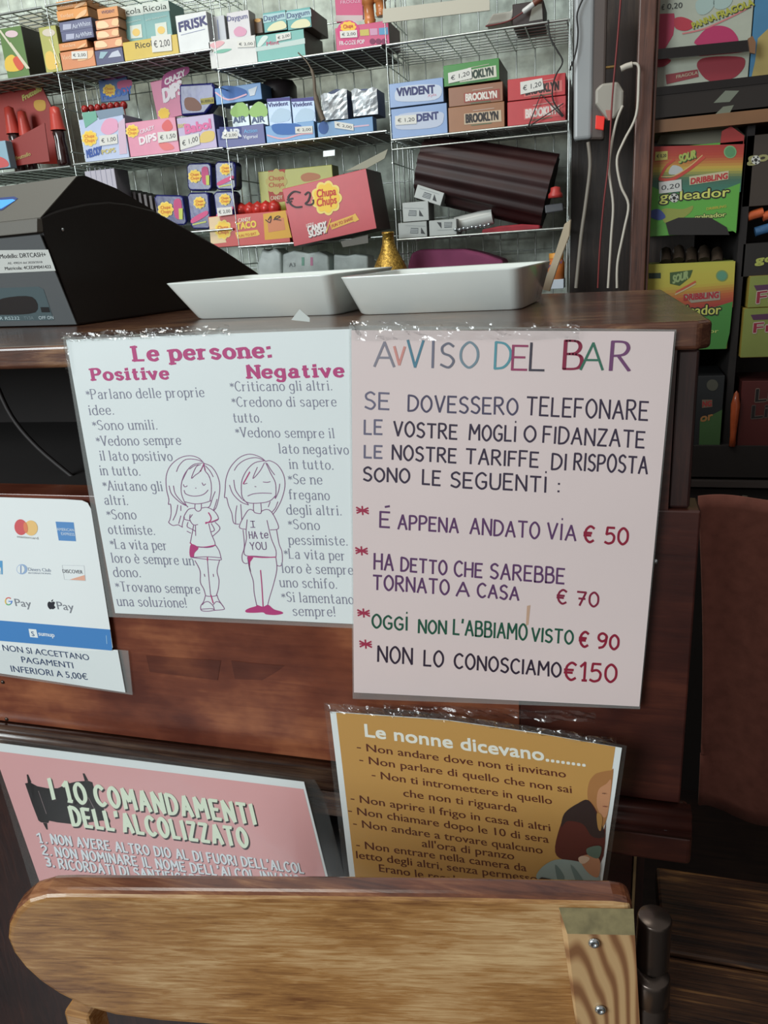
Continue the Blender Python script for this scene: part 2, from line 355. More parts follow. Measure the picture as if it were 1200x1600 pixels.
M_wire = mat('chrome_wire', (190, 196, 192), .3, metal=.85, var=.15, scale=20)
M_ceram = mat('white_ceramic', (226, 234, 230), .12, coat=.6, var=.02, scale=8)
M_paper = mat('white_paper', (226, 232, 232), .5, var=.02, scale=8)
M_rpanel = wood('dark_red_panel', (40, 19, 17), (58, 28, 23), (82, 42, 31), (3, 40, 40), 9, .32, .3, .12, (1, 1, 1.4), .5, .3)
M_film = film_mat('laminate_film', .05, 7, .008, .10, .10)
M_crink = film_mat('crinkled_tape', .6, 60, .07, .16, .35)
M_margin = mat('milky_margin', (196, 200, 198), .2, coat=.4); M_margin.node_tree.nodes['Principled BSDF'].inputs['Alpha'].default_value = .16
M_thin = mat('thin_clear_margin', (150, 150, 146), .12, coat=.5); M_thin.node_tree.nodes['Principled BSDF'].inputs['Alpha'].default_value = .05
M_label = mat('price_label_paper', (222, 220, 214), .5)
M_metal = mat('dark_bronze_metal', (86, 76, 70), .3, metal=.8, var=.2, scale=15)
M_screw = mat('zinc_screw', (190, 198, 202), .25, metal=.9)

# ================================================================== the room shell
fl = MB().box(-3, 3, -3.2, 1.3, -.05, 0, wood('floor_wood', (20, 16, 15), (30, 22, 20), (44, 32, 27), (2, 30, 30), 5)); tag(fl.build('floor'), kind='structure')
M_wall = mat('mottled_plaster', (204, 214, 202), .7, var=.3, scale=38, bump=.2)
wb = MB().box(-3, .05, 1.16, 1.26, 0, 2.7, M_wall); tag(wb.build('wall_back'), 'pale greenish mottled wall behind the wire racks', kind='structure')
wb2 = MB().box(.05, 3, 1.28, 1.36, 0, 2.7, mat('dark_back_wall', (44, 34, 31), .8, var=.3, scale=12)); tag(wb2.build('wall_back_dark'), kind='structure')
wl = MB().box(-3.1, -3, -3.2, 1.26, 0, 2.7, mat('left_wall_paint', (150, 140, 128), .8)); tag(wl.build('wall_left'), kind='structure')
wr = MB().box(3, 3.1, -3.2, 1.36, 0, 2.7, mat('right_wall_paint', (70, 58, 52), .8)); tag(wr.build('wall_right'), kind='structure')
# dark boarding between the racks and the sweets cabinet
bX0 = onY(888, 200, 1.1).x; bX1 = onY(1006, 200, 1.1).x
tr = MB().box(bX0, bX1+.1, 1.10, 1.14, .3, 2.3, wood('dark_boarding', (30, 24, 22), (44, 34, 30), (70, 56, 46), (40, 40, 3), 5)); tag(tr.build('trim_1'), kind='structure')

# ================================================================== the counter
t = thing('bar_counter', 'dark varnished wooden bar counter covered with taped notices', 'counter', (-.4, .1, 0))
xr = .066
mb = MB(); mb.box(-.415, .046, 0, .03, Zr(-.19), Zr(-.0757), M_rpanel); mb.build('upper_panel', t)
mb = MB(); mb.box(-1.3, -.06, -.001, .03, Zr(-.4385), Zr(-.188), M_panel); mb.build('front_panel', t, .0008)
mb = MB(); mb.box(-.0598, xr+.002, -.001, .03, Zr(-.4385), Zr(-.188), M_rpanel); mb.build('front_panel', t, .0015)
mb = MB(); mb.box(.0462, .0605, .002, .04, Zr(-.1875), Zr(-.0757), M_dark); mb.build('corner_stile', t, .002)
mb = MB(); mb.box(-1.3, .045, .05, .06, 0, Zr(-.4385), M_dark); mb.build('lower_panel', t)
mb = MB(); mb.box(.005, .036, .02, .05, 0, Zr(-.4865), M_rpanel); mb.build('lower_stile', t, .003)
mb = MB(); mb.box(.0362, .0385, .0195, .05, Zr(-.60), Zr(-.50), mat('worn_edge_wood', (150, 128, 92), .5, var=.3, scale=60)); mb.build('worn_edge', t)
M_stain = wood('stained_panel', (72, 34, 25), (92, 47, 34), (120, 68, 46), (3, 40, 40), 11, .3, .3, .12, (1, 1, 1.4), .52, .22); pg = Print((0, -.001, 0), (0, 1, 0), .0003); pg.poly([(228, 1024), (345, 1032), (340, 1063), (234, 1050)], 0, 1, M_stain); pg.poly([(361, 1032), (406, 1037), (445, 1040), (428, 1052), (409, 1063), (367, 1061)], 0, 1, M_stain); pg.build('glue_stain', t)['kind'] = 'stuff'
# slab
mb = MB()
pts = [(-1.3, -.004), (xr-.008, -.004), (xr+.001, .004), (.0546, .316), (-.1, .345), (-1.3, .62)]
mb.extrude([(x, y, Zr(-.057)) for x, y in pts][::-1], (0, 0, -.0187), M_slab); mb.build('counter_top', t, .003, 3)
# niche (open dark compartment at the left)
mb = MB(); mb.box(-1.3, -.415, .3, .31, Zr(-.19), Zr(-.0765), M_black); mb.box(-.415, -.405, .03, .31, Zr(-.19), Zr(-.0765), M_black)
mb.box(-1.3, -.405, .03, .31, Zr(-.200), Zr(-.1885), M_black); mb.box(-1.3, -.405, .03, .31, Zr(-.0765), Zr(-.0758), M_black); mb.build('niche_lining', t)
# niche leaning cable
cb = MB(); cb.tube([onY(*p, .06) for p in smooth_pts([(-10, 590), (18, 650), (60, 700), (122, 752)], False, 5)], .0022, 8, mat('dull_black_cable', (34, 29, 29), .6))
tag(cb.build('cable'), 'thin black cable hanging in the dark counter niche', 'cable')
# moulding
mb = MB(); prof = [(0, -.4385), (-.012, -.4385), (-.0145, -.4415), (-.0125, -.445), (-.0175, -.4465), (-.0195, -.450), (-.017, -.453), (-.019, -.4545), (-.019, -.4575), (0, -.4575)]
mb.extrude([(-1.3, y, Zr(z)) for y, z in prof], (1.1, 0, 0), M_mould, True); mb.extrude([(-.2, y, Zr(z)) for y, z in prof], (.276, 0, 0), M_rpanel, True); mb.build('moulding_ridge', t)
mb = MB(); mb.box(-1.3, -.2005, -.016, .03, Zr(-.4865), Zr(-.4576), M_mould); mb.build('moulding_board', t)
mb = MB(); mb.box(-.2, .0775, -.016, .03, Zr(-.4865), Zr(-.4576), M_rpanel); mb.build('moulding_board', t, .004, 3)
for i, (px, py) in enumerate([(4, 1066), (10, 1124), (1024, 878), (1040, 1296)]):
    p = onY(px, py, -.0015 if i < 3 else -.0165)
    mb = MB(); mb.lathe(p+Vector((0, .001, 0)), [(0, .0018), (.0016, .0016), (.0022, .0006), (.0022, 0)], 12, M_screw if i > 1 else M_metal, (0, -1, 0)); mb.build('screw', t)
# carcass sides behind the panel so the counter is solid from the side
mb = MB(); mb.box(.03, .046, .031, .30, 0, Zr(-.0765), M_dark); mb.build('end_panel', t)

# ================================================================== notices
def notice(name, label, corners, Y, film=None, thick=.0007, border=None, papercol=None, cat='sign', filmmat=None, roundc=0):
    t = thing(name, label, cat, onY(*corners[3], Y)); n = Vector((0, 1, 0))
    if film:
        mb = MB(); mb.extrude([onY(*p, Y) for p in film], (0, thick, 0), filmmat or M_margin)
        # the laminate pouch behind the sheet
        mb.build('laminate_margin', t)
    mb = MB(); mb.extrude([onY(*p, Y-.0006) for p in corners], (0, .0005, 0), papercol or M_paper); mb.build('paper', t)
    return t, Print((0, Y-.0006, 0), n, .00012)
def gloss(t, corners, Y, m=None, name='laminate_film'):
    mb = MB(); mb.face([onY(*p, Y) for p in corners], m or M_film); mb.build(name, t)

# --- hand-lettered bar notice
tf2 = lambda x, y: (530+x/2.2222, 490+y/2.2222)
Y2 = -.0075
av = [(549, 516), (1054, 518), (999, 1104), (553, 1082)]
M_pinkp = mat('pinkish_paper', (222, 204, 202), .5, var=.03, scale=5)
t, pr = notice('handwritten_notice', 'laminated bar notice with large multicoloured hand-lettered capitals and price list', av, Y2,
               [(545, 508), (1057, 515), (1000, 1108), (551, 1092)], papercol=M_pinkp)
pr.tf = tf2
wine = (140, 30, 62); dk = (52, 40, 62); dk2 = (104, 100, 122); pur = (92, 56, 98); grn = (24, 82, 62); red = (140, 22, 52)
def upav(x):      # lean of the sheet's own vertical at this place
    a = Vector((.005, -1)).lerp(Vector((.094, -1)), max(0, min(1, x/1150))); return a.normalized()
for ch, x0, x1, yb, h, c in [('A', 122, 190, 184, 84, (132, 128, 140)), ('V', 190, 226, 178, 62, (205, 140, 132)), ('V', 236, 290, 186, 92, (78, 126, 146)), ('I', 318, 330, 188, 92, (112, 112, 128)),
                             ('S', 352, 396, 188, 84, (108, 108, 122)), ('O', 420, 480, 188, 88, (118, 138, 150)), ('D', 540, 592, 192, 92, (88, 148, 160)), ('E', 600, 650, 197, 86, (150, 62, 98)),
                             ('L', 662, 710, 199, 96, (64, 60, 72)), ('B', 778, 838, 193, 98, (134, 30, 62)), ('A', 838, 914, 195, 92, (52, 108, 88)), ('R', 940, 1004, 198, 100, (112, 66, 108))]:
    pr.strokes(ch, (x0, yb-1), (x1, yb), h/2.22, c, 3.9, 3.5, up=upav(x0))
    if ch in 'BDR' and x0 > 600: pr.strokes(ch, (x0+5, yb-1), (x1+5, yb), h/2.22, c, 3.4, 2.6, up=upav(x0))
W = [('SE', 90, 330, 172, 334, 58, dk2), ('DOVESSERO', 240, 338, 618, 352, 56, (78, 72, 96)), ('TELEFONARE', 650, 352, 1070, 371, 64, dk),
     ('LE', 88, 418, 148, 420, 48, dk2), ('VOSTRE', 190, 424, 408, 436, 50, dk), ('MOGLì', 452, 438, 612, 444, 52, dk), ('O', 642, 443, 680, 446, 52, dk), ('FIDANZATE', 708, 448, 1058, 467, 58, dk),
     ('LE', 88, 501, 148, 503, 42, dk2), ('NOSTRE', 185, 506, 405, 518, 50, dk), ('TARIFFE', 440, 520, 690, 534, 52, dk), ('DI', 738, 540, 786, 543, 56, dk), ('RISPOSTA', 815, 543, 1068, 556, 58, dk),
     ('SONO', 85, 580, 243, 588, 46, dk), ('LE', 290, 593, 350, 597, 50, dk), ('SEGUENTì', 388, 602, 718, 620, 54, dk), (':', 756, 620, 766, 620, 42, dk),
     ('É', 142, 742, 174, 744, 54, pur), ('APPENA', 205, 748, 412, 761, 48, pur), ('ANDATO', 455, 765, 693, 781, 54, pur), ('VìA', 722, 782, 820, 788, 54, pur), ('€ 50', 848, 793, 1000, 802, 54, red),
     ('HA', 122, 888, 186, 892, 56, pur), ('DETTO', 215, 893, 372, 907, 46, pur), ('CHE', 400, 911, 495, 917, 50, pur), ('SAREBBE', 525, 919, 780, 938, 52, pur),
     ('TORNATO', 118, 957, 380, 976, 50, pur), ('A', 407, 980, 450, 982, 46, pur), ('CASA', 480, 984, 622, 996, 46, pur), ('€ 70', 755, 1005, 898, 1018, 48, (128, 28, 58)),
     ('OGGì', 115, 1090, 236, 1100, 44, grn), ('NON', 276, 1108, 370, 1113, 44, grn), ("L'ABBIAMO", 397, 1113, 650, 1134, 52, grn), ('VISTO', 668, 1136, 810, 1148, 46, grn), ('€ 90', 832, 1155, 968, 1166, 50, red),
     ('NON', 135, 1208, 252, 1218, 54, (44, 32, 52)), ('LO', 295, 1222, 360, 1226, 52, (44, 32, 52)), ('CONOSCIAMO', 400, 1230, 768, 1262, 50, (44, 32, 52)), ('€150', 780, 1270, 960, 1281, 62, red)]
pb = Print(pr.p0, pr.n, .00012, tf2)
for s_, x0, y0, x1, y1, h, c in W:
    wd = 3.8 if c == red else 3.2
    pb.strokes(s_, (x0, y0), (x1, y1), h/2.22, c, wd, wd, gap=2.2, up=upav(x0), jit=.5, layer=1)
ps = Print(pr.p0, pr.n, .00012, tf2)
for x, y in ((83, 712), (80, 852), (87, 1068), (94, 1176)):
    ps.strokes('*', (x-20, y), (x+20, y+2), 22, (160, 44, 74), 2.6, 2.6, layer=1)
pr.poly([(652, 1015), (664, 1012), (657, 1080), (648, 1085)], (196, 160, 136), 1)
pr.build('heading', t); pb.build('hand_lettering', t); ps.build('bullet_star', t)
gloss(t, [(545, 508), (1057, 515), (1000, 1108), (551, 1092)], Y2-.0022)
# crumpled tape along its top edge
def tape(t, pts, Y, seedv, name='tape', nu=26, nv=5, amp=.0016):
    rnd = random.Random(seedv); a, b, c, d = [onY(*p, Y) for p in pts]; rows = []
    for j in range(nv):
        v = j/(nv-1); rows.append([(a.lerp(b, i/(nu-1))).lerp(d.lerp(c, i/(nu-1)), v)+Vector((rnd.uniform(-1, 1)*.0006, -abs(rnd.gauss(0, amp)), rnd.uniform(-1, 1)*.0008)) for i in range(nu)])
    mb = MB(); mb.grid(rows, M_crink, sm=False); mb.build(name, t)
tape(t, [(548, 500), (905, 505), (905, 530), (548, 532)], Y2-.0028, 3)
tape(t, [(600, 1098), (930, 1112), (930, 1128), (600, 1112)], Y2+.001, 5)

# --- printed notice with the two drawn girls
tf1 = lambda x, y: (100+x/2.6087, 500+y/2.6087)
Y1 = -.0055
lp = [(103, 531), (550, 514), (553, 975), (180, 958)]
t, pr = notice('printed_notice', 'laminated white notice with pink slab headings and two outline-drawn girls', lp, Y1, [(98, 527), (556, 510), (556, 982), (170, 964)])
pr.tf = tf1; pink = (184, 62, 122)
for s_, x0, y0, x1, y1, h, wv in (('Le persone:', 292, 166, 842, 151, 58, 7.2), ('Positive', 120, 245, 425, 239, 46, 5.8), ('Negative', 755, 236, 1138, 230, 50, 6.4)):
    pr.strokes(s_, (x0, y0), (x1, y1), h/2.61, pink, wv, wv*.48, gap=3.0, serif=1.7, sth=wv*.42, layer=1, space=4)
pr.build('heading', t)
gry = (134, 134, 152)
L1 = [("*Parlano delle proprie", 92, 322, 572, 313), ("idee.", 105, 387, 203, 385), ("*Sono umili.", 118, 448, 380, 446), ("*Vedono sempre", 133, 512, 477, 508), ("il lato positivo", 150, 572, 442, 574), ("in tutto.", 150, 632, 310, 634),
      ("*Aiutano gli", 160, 694, 402, 697), ("altri.", 168, 752, 260, 754), ("*Sono", 176, 812, 295, 812), ("ottimiste.", 184, 872, 370, 876), ("*La vita per", 190, 932, 420, 938), ("loro è sempre un", 197, 988, 530, 1000), ("dono.", 205, 1046, 312, 1048),
      ("*Trovano sempre", 212, 1105, 555, 1116), ("una soluzione!", 220, 1165, 500, 1172)]
R1 = [("*Criticano gli altri.", 678, 290, 1092, 286), ("*Credono di sapere", 685, 353, 1110, 352), ("tutto.", 692, 417, 805, 417), ("*Vedono sempre il", 700, 477, 1102, 481), ("lato negativo", 878, 543, 1160, 548), ("in tutto.", 920, 606, 1097, 610), ("*Se ne", 915, 668, 1052, 670),
      ("fregano", 918, 730, 1082, 734), ("degli altri.", 910, 792, 1130, 796), ("*Sono", 915, 852, 1042, 856), ("pessimiste.", 918, 915, 1155, 919), ("*La vita per", 898, 972, 1145, 980), ("loro è sempre", 890, 1030, 1178, 1038), ("uno schifo.", 882, 1088, 1112, 1095), ("*Si lamentano", 888, 1148, 1180, 1158), ("sempre!", 935, 1205, 1105, 1208)]
pb = Print(pr.p0, pr.n, .00012, tf1)
for s_, x0, y0, x1, y1 in L1+R1:
    xo = 0
    if s_[0] == '*':
        pb.strokes('*', (x0, y0-8), (x0+15, y0-8), 11, gry, .8, .8, layer=1); x0 += 22; s_ = s_[1:]
    pb.strokes(s_, (x0, y0), (x1, y1), 40/2.61, gry, 1.7, .9, gap=2.3, serif=1.0, sth=.85, layer=1, space=3.6)
pb.build('body_text', t)
# the two girls, outline drawing (crop frame x5 at 230,690)
tfg = lambda x, y: (230+x/5, 690+y/5)
pd = Print(pr.p0, pr.n, .00012, tfg); mv = (138, 88, 128)
Ls = [[(443, 170), (400, 128), (330, 110), (250, 130), (180, 190), (148, 270), (150, 370), (168, 450), (165, 490), (182, 492), (186, 560), (176, 610), (168, 632), (200, 655), (240, 650), (262, 662), (276, 668)],
      [(443, 170), (500, 195), (545, 260), (566, 340), (560, 430), (540, 510), (520, 540)], [(435, 160), (380, 140), (300, 140), (250, 185), (228, 235)], [(430, 168), (360, 180), (300, 240), (268, 320), (266, 400), (290, 470), (315, 512)],
      [(312, 225), (275, 300)], [(415, 180), (380, 200), (345, 285), (375, 262), (410, 235), (440, 182)], [(446, 180), (450, 225), (478, 262), (498, 320), (500, 400), (490, 460)], [(455, 190), (490, 230), (515, 275)], [(330, 215), (365, 190), (400, 180)],
      [(170, 345), (190, 410), (250, 470), (300, 500)], [(204, 345), (220, 410), (270, 470), (318, 510)], [(545, 450), (530, 500), (515, 540)], [(530, 390), (510, 440), (490, 500), (473, 515)], [(290, 470), (370, 486), (440, 480), (498, 462)],
      [(282, 335), (290, 352), (302, 352), (312, 345)], [(428, 322), (440, 342), (455, 330)], [(288, 380), (300, 408), (350, 425), (410, 422), (450, 405), (475, 378)], [(376, 362), (382, 364)],
      [(373, 490), (373, 525), (395, 545), (420, 530), (422, 486)], [(373, 520), (330, 525), (305, 550), (285, 600), (330, 618)], [(335, 570), (332, 610), (360, 650), (395, 648)], [(422, 520), (470, 515), (525, 545), (556, 605), (500, 632)], [(352, 570), (335, 595)],
      [(318, 630), (312, 665), (350, 685), (375, 700)], [(362, 650), (350, 720), (335, 795)], [(310, 700), (340, 715)], [(376, 655), (378, 735)], [(480, 640), (500, 720), (530, 805), (470, 828), (395, 820)], [(500, 640), (525, 690), (500, 705)], [(530, 630), (568, 680), (510, 740)],
      [(530, 805), (560, 850), (575, 905), (570, 925), (470, 920), (345, 905)], [(340, 905), (470, 900), (575, 908)], [(372, 930), (412, 1010), (415, 1100), (440, 1150), (455, 1200)], [(470, 925), (480, 1050), (495, 1200)], [(565, 925), (545, 1010), (560, 1080), (555, 1150), (540, 1200)],
      [(445, 1035), (450, 1055)], [(515, 1035), (518, 1055)], [(455, 1200), (440, 1250), (418, 1285), (425, 1320), (480, 1325), (525, 1318), (595, 1312), (598, 1295), (560, 1240), (545, 1200)], [(455, 1205), (500, 1210), (545, 1203)], [(420, 1310), (500, 1305), (525, 1315)], [(430, 1275), (450, 1255), (480, 1252), (515, 1285), (525, 1320)], [(515, 1275), (540, 1250), (570, 1260), (590, 1285)], [(495, 1200), (515, 1260)],
      [(238, 495), (225, 560), (200, 615)], [(262, 500), (262, 540)], [(262, 580), (245, 640)], [(290, 590), (275, 640), (272, 670)],
      # second girl
      [(925, 155), (880, 120), (800, 98), (720, 125), (650, 200), (615, 290), (608, 380), (603, 435), (620, 440), (635, 500), (660, 560), (675, 635), (715, 645)], [(925, 155), (960, 150), (1020, 185), (1065, 260), (1075, 350), (1050, 450), (1010, 530), (980, 570)],
      [(918, 150), (850, 125), (770, 140), (710, 180), (680, 225)], [(915, 150), (840, 165), (780, 220), (740, 300), (735, 380), (745, 440), (790, 490)], [(915, 165), (880, 230), (825, 288), (860, 200)], [(800, 235), (770, 290), (750, 330), (780, 325)], [(925, 165), (965, 250), (1000, 320), (1005, 400), (998, 442)], [(935, 170), (965, 220), (995, 260)],
      [(642, 340), (670, 410), (730, 470), (790, 495)], [(676, 300), (690, 380), (740, 450)], [(1035, 330), (1025, 390), (1000, 445)], [(1020, 470), (1000, 520), (975, 550)], [(960, 470), (945, 510)], [(745, 455), (800, 480), (900, 478), (960, 462), (1000, 425)],
      [(905, 315), (935, 318), (960, 313)], [(840, 350), (850, 353)], [(785, 425), (830, 408), (900, 402), (972, 405)], [(830, 485), (832, 545), (860, 560), (890, 555), (887, 480)], [(830, 540), (800, 530), (770, 560), (718, 665), (770, 685)], [(780, 610), (772, 700), (775, 760), (758, 880), (850, 895), (1005, 905)],
      [(890, 545), (930, 530), (965, 545), (1000, 600), (1025, 678), (960, 690)], [(935, 615), (945, 660), (970, 760), (1005, 850), (1005, 905)], [(748, 690), (758, 790), (755, 840), (740, 890), (745, 935), (765, 952), (783, 950)], [(1010, 690), (1030, 800), (1052, 860), (1055, 940), (1040, 972), (1015, 968)],
      [(783, 905), (800, 1000), (828, 1090), (835, 1180), (855, 1280)], [(1005, 910), (1012, 1000), (985, 1120), (955, 1220), (940, 1280)], [(700, 500), (690, 570), (690, 640)], [(730, 490), (735, 560), (738, 610)]]
for l in Ls: pd.line(l, mv, 1.15)
for l in ([(440, 172), (452, 225)], [(415, 232), (440, 180)], [(478, 555), (497, 590), (492, 620), (455, 640)], [(455, 632), (500, 628), (556, 605)], [(335, 790), (365, 815), (440, 825), (530, 810)], [(470, 900), (470, 930)], [(885, 1005), (895, 1120), (905, 1290)], [(750, 330), (800, 240)], [(785, 895), (900, 905), (1005, 902)], [(497, 1200), (515, 1262)]): pd.line(l, pink, 1.7, 1)
pd.smooth([(345, 800), (400, 830), (370, 870), (362, 905), (335, 900), (330, 850)], pink)
pd.poly([(783, 895), (830, 905), (805, 940), (800, 1000), (812, 1020), (792, 975)], pink)
pd.smooth([(768, 1318), (800, 1300), (850, 1285), (855, 1275), (905, 1290), (945, 1275), (990, 1310), (1050, 1328), (1058, 1345), (1000, 1355), (930, 1350), (905, 1335), (840, 1338), (775, 1335)], pink)
for s_, x0, y0, x1, y1, h in (('I', 826, 670, 832, 670, 50), ('HA', 800, 758, 860, 758, 56), ('te', 885, 758, 945, 752, 58), ('YOU', 808, 845, 932, 842, 58)):
    pd.strokes(s_, (x0, y0), (x1, y1), h/5, (112, 84, 120), 1.3, 1.3, layer=1)
pd.line([(805, 622), (838, 622)], (112, 84, 120), 1.2); pd.line([(808, 670), (842, 670)], (112, 84, 120), 1.2)
pd.build('girl_drawing', t)
gloss(t, [(98, 527), (547, 511), (549, 975), (170, 964)], Y1-.0012)
tape(t, [(98, 520), (360, 508), (360, 522), (100, 534)], Y1-.0018, 8)
tape(t, [(99, 530), (108, 530), (112, 585), (104, 580)], Y1-.002, 9, nu=4, nv=8)

# --- card payment sign
Y3 = -.0035; tf3 = lambda x, y: (x/4, 750+y/4)
t, pr = notice('payment_sign', 'white and blue card payment sign with small card logos', [(-150, 775), (0, 777), (100, 780), (128, 782), (137, 786), (142, 795), (172, 982), (176, 1012), (173, 1016), (0, 1001), (-150, 988)], Y3-.001)
pr.tf = tf3
pr.poly([(-600, 845), (0, 878), (688, 935), (702, 1058), (694, 1066), (0, 1005), (-600, 952)], (66, 128, 190), 1)
pr.ell(130, 295, 40, 50, (208, 92, 96), 1, -.15); pr.ell(193, 300, 42, 48, (232, 192, 124), 2, -.15); pr.ell(160, 297, 13, 34, (222, 130, 92), 3, -.15)
pr.text('mastercard', (108, 360), (240, 372), 4, (150, 150, 150), .01)
pr.poly([(347, 260), (460, 265), (475, 383), (367, 378)], (88, 140, 196), 1)
pr.text('AMERICAN', (357, 316), (464, 322), 4.4, (214, 226, 236), .02); pr.text('EXPRESS', (384, 344), (468, 349), 4.4, (214, 226, 236), .02)
pr.ell(137, 558, 34, 32, (150, 176, 210), 1); pr.ell(130, 558, 24, 26, (226, 232, 232), 2); pr.line([(130, 535), (130, 582)], (110, 140, 190), 1.4, 3)
pr.text('Diners Club', (178, 568), (318, 574), 5.4, (150, 160, 178)); pr.text('INTERNATIONAL', (178, 586), (320, 590), 2.6, (160, 168, 182))
for a, b in (((388, 532), (525, 536)), ((525, 536), (534, 630)), ((534, 630), (402, 622)), ((402, 622), (388, 532))): pr.line([a, b], (196, 200, 204), .6)
pr.poly([(430, 624), (528, 594), (534, 630)], (226, 172, 148), 1); pr.text('DISCOVER', (393, 580), (518, 586), 5.6, (90, 90, 100), .01)
for a0, a1, c in ((-2.4, -.9, (214, 104, 96)), (2.4, 3.9, (228, 190, 90)), (.9, 2.4, (96, 170, 120)), (-.1, .9, (96, 140, 210))):
    pr.line([(53+20*math.cos(a0+(a1-a0)*i/5), 758+22*math.sin(a0+(a1-a0)*i/5)) for i in range(6)], c, 1.7)
pr.line([(54, 758), (76, 760)], (96, 140, 210), 1.5, 1); pr.text('Pay', (98, 788), (198, 796), 12, (130, 134, 142))
pr.smooth([(320, 764), (306, 760), (297, 772), (299, 792), (312, 808), (322, 806), (332, 808), (346, 796), (338, 784), (343, 766), (334, 760)], (36, 36, 46), 1); pr.smooth([(320, 760), (322, 752), (332, 746), (328, 758)], (36, 36, 46), 1)
pr.text('Pay', (360, 808), (464, 818), 12.5, (130, 134, 142))
pr.poly([(-60, 500), (15, 505), (17, 590), (-60, 588)], (92, 158, 204), 1); pr.text('y', (0, 575), (12, 578), 12, (226, 232, 232), .02)
pr.poly([(178, 930), (226, 934), (238, 986), (188, 982)], (226, 232, 232), 2); pr.text('S', (200, 975), (216, 977), 7.5, (60, 90, 130), .02, layer=3)
pr.text('sumup', (243, 972), (342, 982), 7, (222, 230, 236), .035); pr.line([(664, 972), (668, 1024)], (150, 190, 222), 1, 2)
pr.build('logos', t)
# small strip beneath
t, pr = notice('minimum_payment_strip', 'white strip with three lines of capitals below the card sign', [(-150, 985), (0, 1000), (184, 1016), (196, 1082), (0, 1052), (-150, 1030)], Y3+.0002,
               [(-150, 983), (0, 998), (200, 1017), (207, 1086), (0, 1056), (-150, 1034)])
pr.tf = tf3; nv = (52, 70, 104)
pr.text('NON SI ACCETTANO', (20, 1066), (560, 1128), 9.6, nv, .008); pr.text('PAGAMENTI', (138, 1140), (460, 1178), 9.6, nv, .008); pr.text('INFERIORI A 5,00€', (72, 1198), (550, 1250), 10, nv, .008)
pr.build('body_text', t)
gloss(t, [(-150, 1008), (0, 1016), (188, 1017), (207, 1084), (0, 1054), (-150, 1034)], Y3-.0006)

# --- ten commandments (pink poster), behind the chair board
Y4 = -.028
t, pr = notice('pink_poster', 'pink laminated poster with bold cream title over a black scroll', [(-12, 1160), (475, 1222), (545, 1500), (105, 1500)], Y4,
               [(-22, 1152), (492, 1219), (508, 1250), (572, 1500), (84, 1500)], filmmat=M_thin)
pk = (222, 166, 166)
pr.poly([(-10, 1173), (474, 1233), (541, 1498), (104, 1498)], pk, 1)
tf5 = lambda x, y: (x/5, 1170+y/5)
pr.tf = tf5; blk = (20, 16, 17)
pr.poly([(195, 270), (235, 262), (290, 292), (370, 308), (450, 308), (540, 270), (600, 255), (690, 250), (722, 262), (728, 285), (760, 380), (810, 470), (862, 560), (860, 578), (800, 560), (700, 575), (560, 588), (450, 575), (385, 562), (378, 580), (320, 575), (300, 560), (250, 430)], blk, 2)
pr.poly([(208, 202), (220, 200), (246, 262), (218, 268)], blk, 2); pr.poly([(645, 192), (660, 192), (690, 248), (662, 252)], blk, 2); pr.poly([(335, 578), (368, 580), (374, 632), (362, 630)], blk, 2)
pr.line([(300, 330), (362, 508)], (150, 130, 130), .7, 3); pr.line([(690, 380), (750, 495)], (150, 130, 130), .7, 3)
pr.build('scroll_drawing', t)
pr = Print((0, Y4-.0006, 0), (0, 1, 0), .00012); cr = (226, 238, 214); sh = ((46, 36, 40), (1.8, 2.4))
ux = (-.24, -1)
for t_, A_, B_, h_ in (("I", (83, 1248), (85, 1248.2), 32), ("10", (104, 1251), (136, 1256), 31), ("COMANDAMENTI", (153, 1257.5), (399, 1287.5), 31), ("DELL'ALCOLIZZATO", (115, 1289), (388, 1323.5), 29)):
    for cc, dx, dy, ly in (((46, 36, 40), 2, 2.6, 4), (cr, 0, 0, 5)):
        pr.strokes(t_, (A_[0]+dx, A_[1]+dy), (B_[0]+dx, B_[1]+dy), h_, cc, 6.2, 5.0, gap=3.6, up=ux, layer=ly, space=3)
pr.build('heading', t)
pr = Print((0, Y4-.0006, 0), (0, 1, 0), .00012); wt = (226, 232, 236); sh = ((96, 66, 78), (.9, 1.2))
for s_, A, B, h in (('1.', (60, 1315.5), (74, 1317.5), 14.5), ("NON AVERE ALTRO DIO AL DI FUORI DELL'ALCOL", (82, 1318), (475, 1364.5), 15), ('2.', (67, 1334.5), (81, 1336.5), 14.5), ("NON NOMINARE IL NOME DELL'ALCOL INVANO", (89, 1338), (470, 1383), 15), ('3.', (73, 1353), (86, 1355), 14.5), ("RICORDATI DI SANTIFICARE LE FESTE", (94, 1356.5), (402, 1393), 15)):
    if '3' in s_: pr.text(s_, A, B, h, wt, .03, ux, 4, sh); continue
    for cc, dx, dy, ly in (((96, 66, 78), .9, 1.2, 3), (wt, 0, 0, 4)):
        pr.strokes(s_, (A[0]+dx, A[1]+dy), (B[0]+dx, B[1]+dy), h, cc, 2.9, 2.3, gap=2.8, up=ux, layer=ly, space=4.5)
pr.build('body_text', t)
gloss(t, [(-22, 1152), (492, 1219), (508, 1250), (572, 1500), (84, 1500)], Y4-.0016)

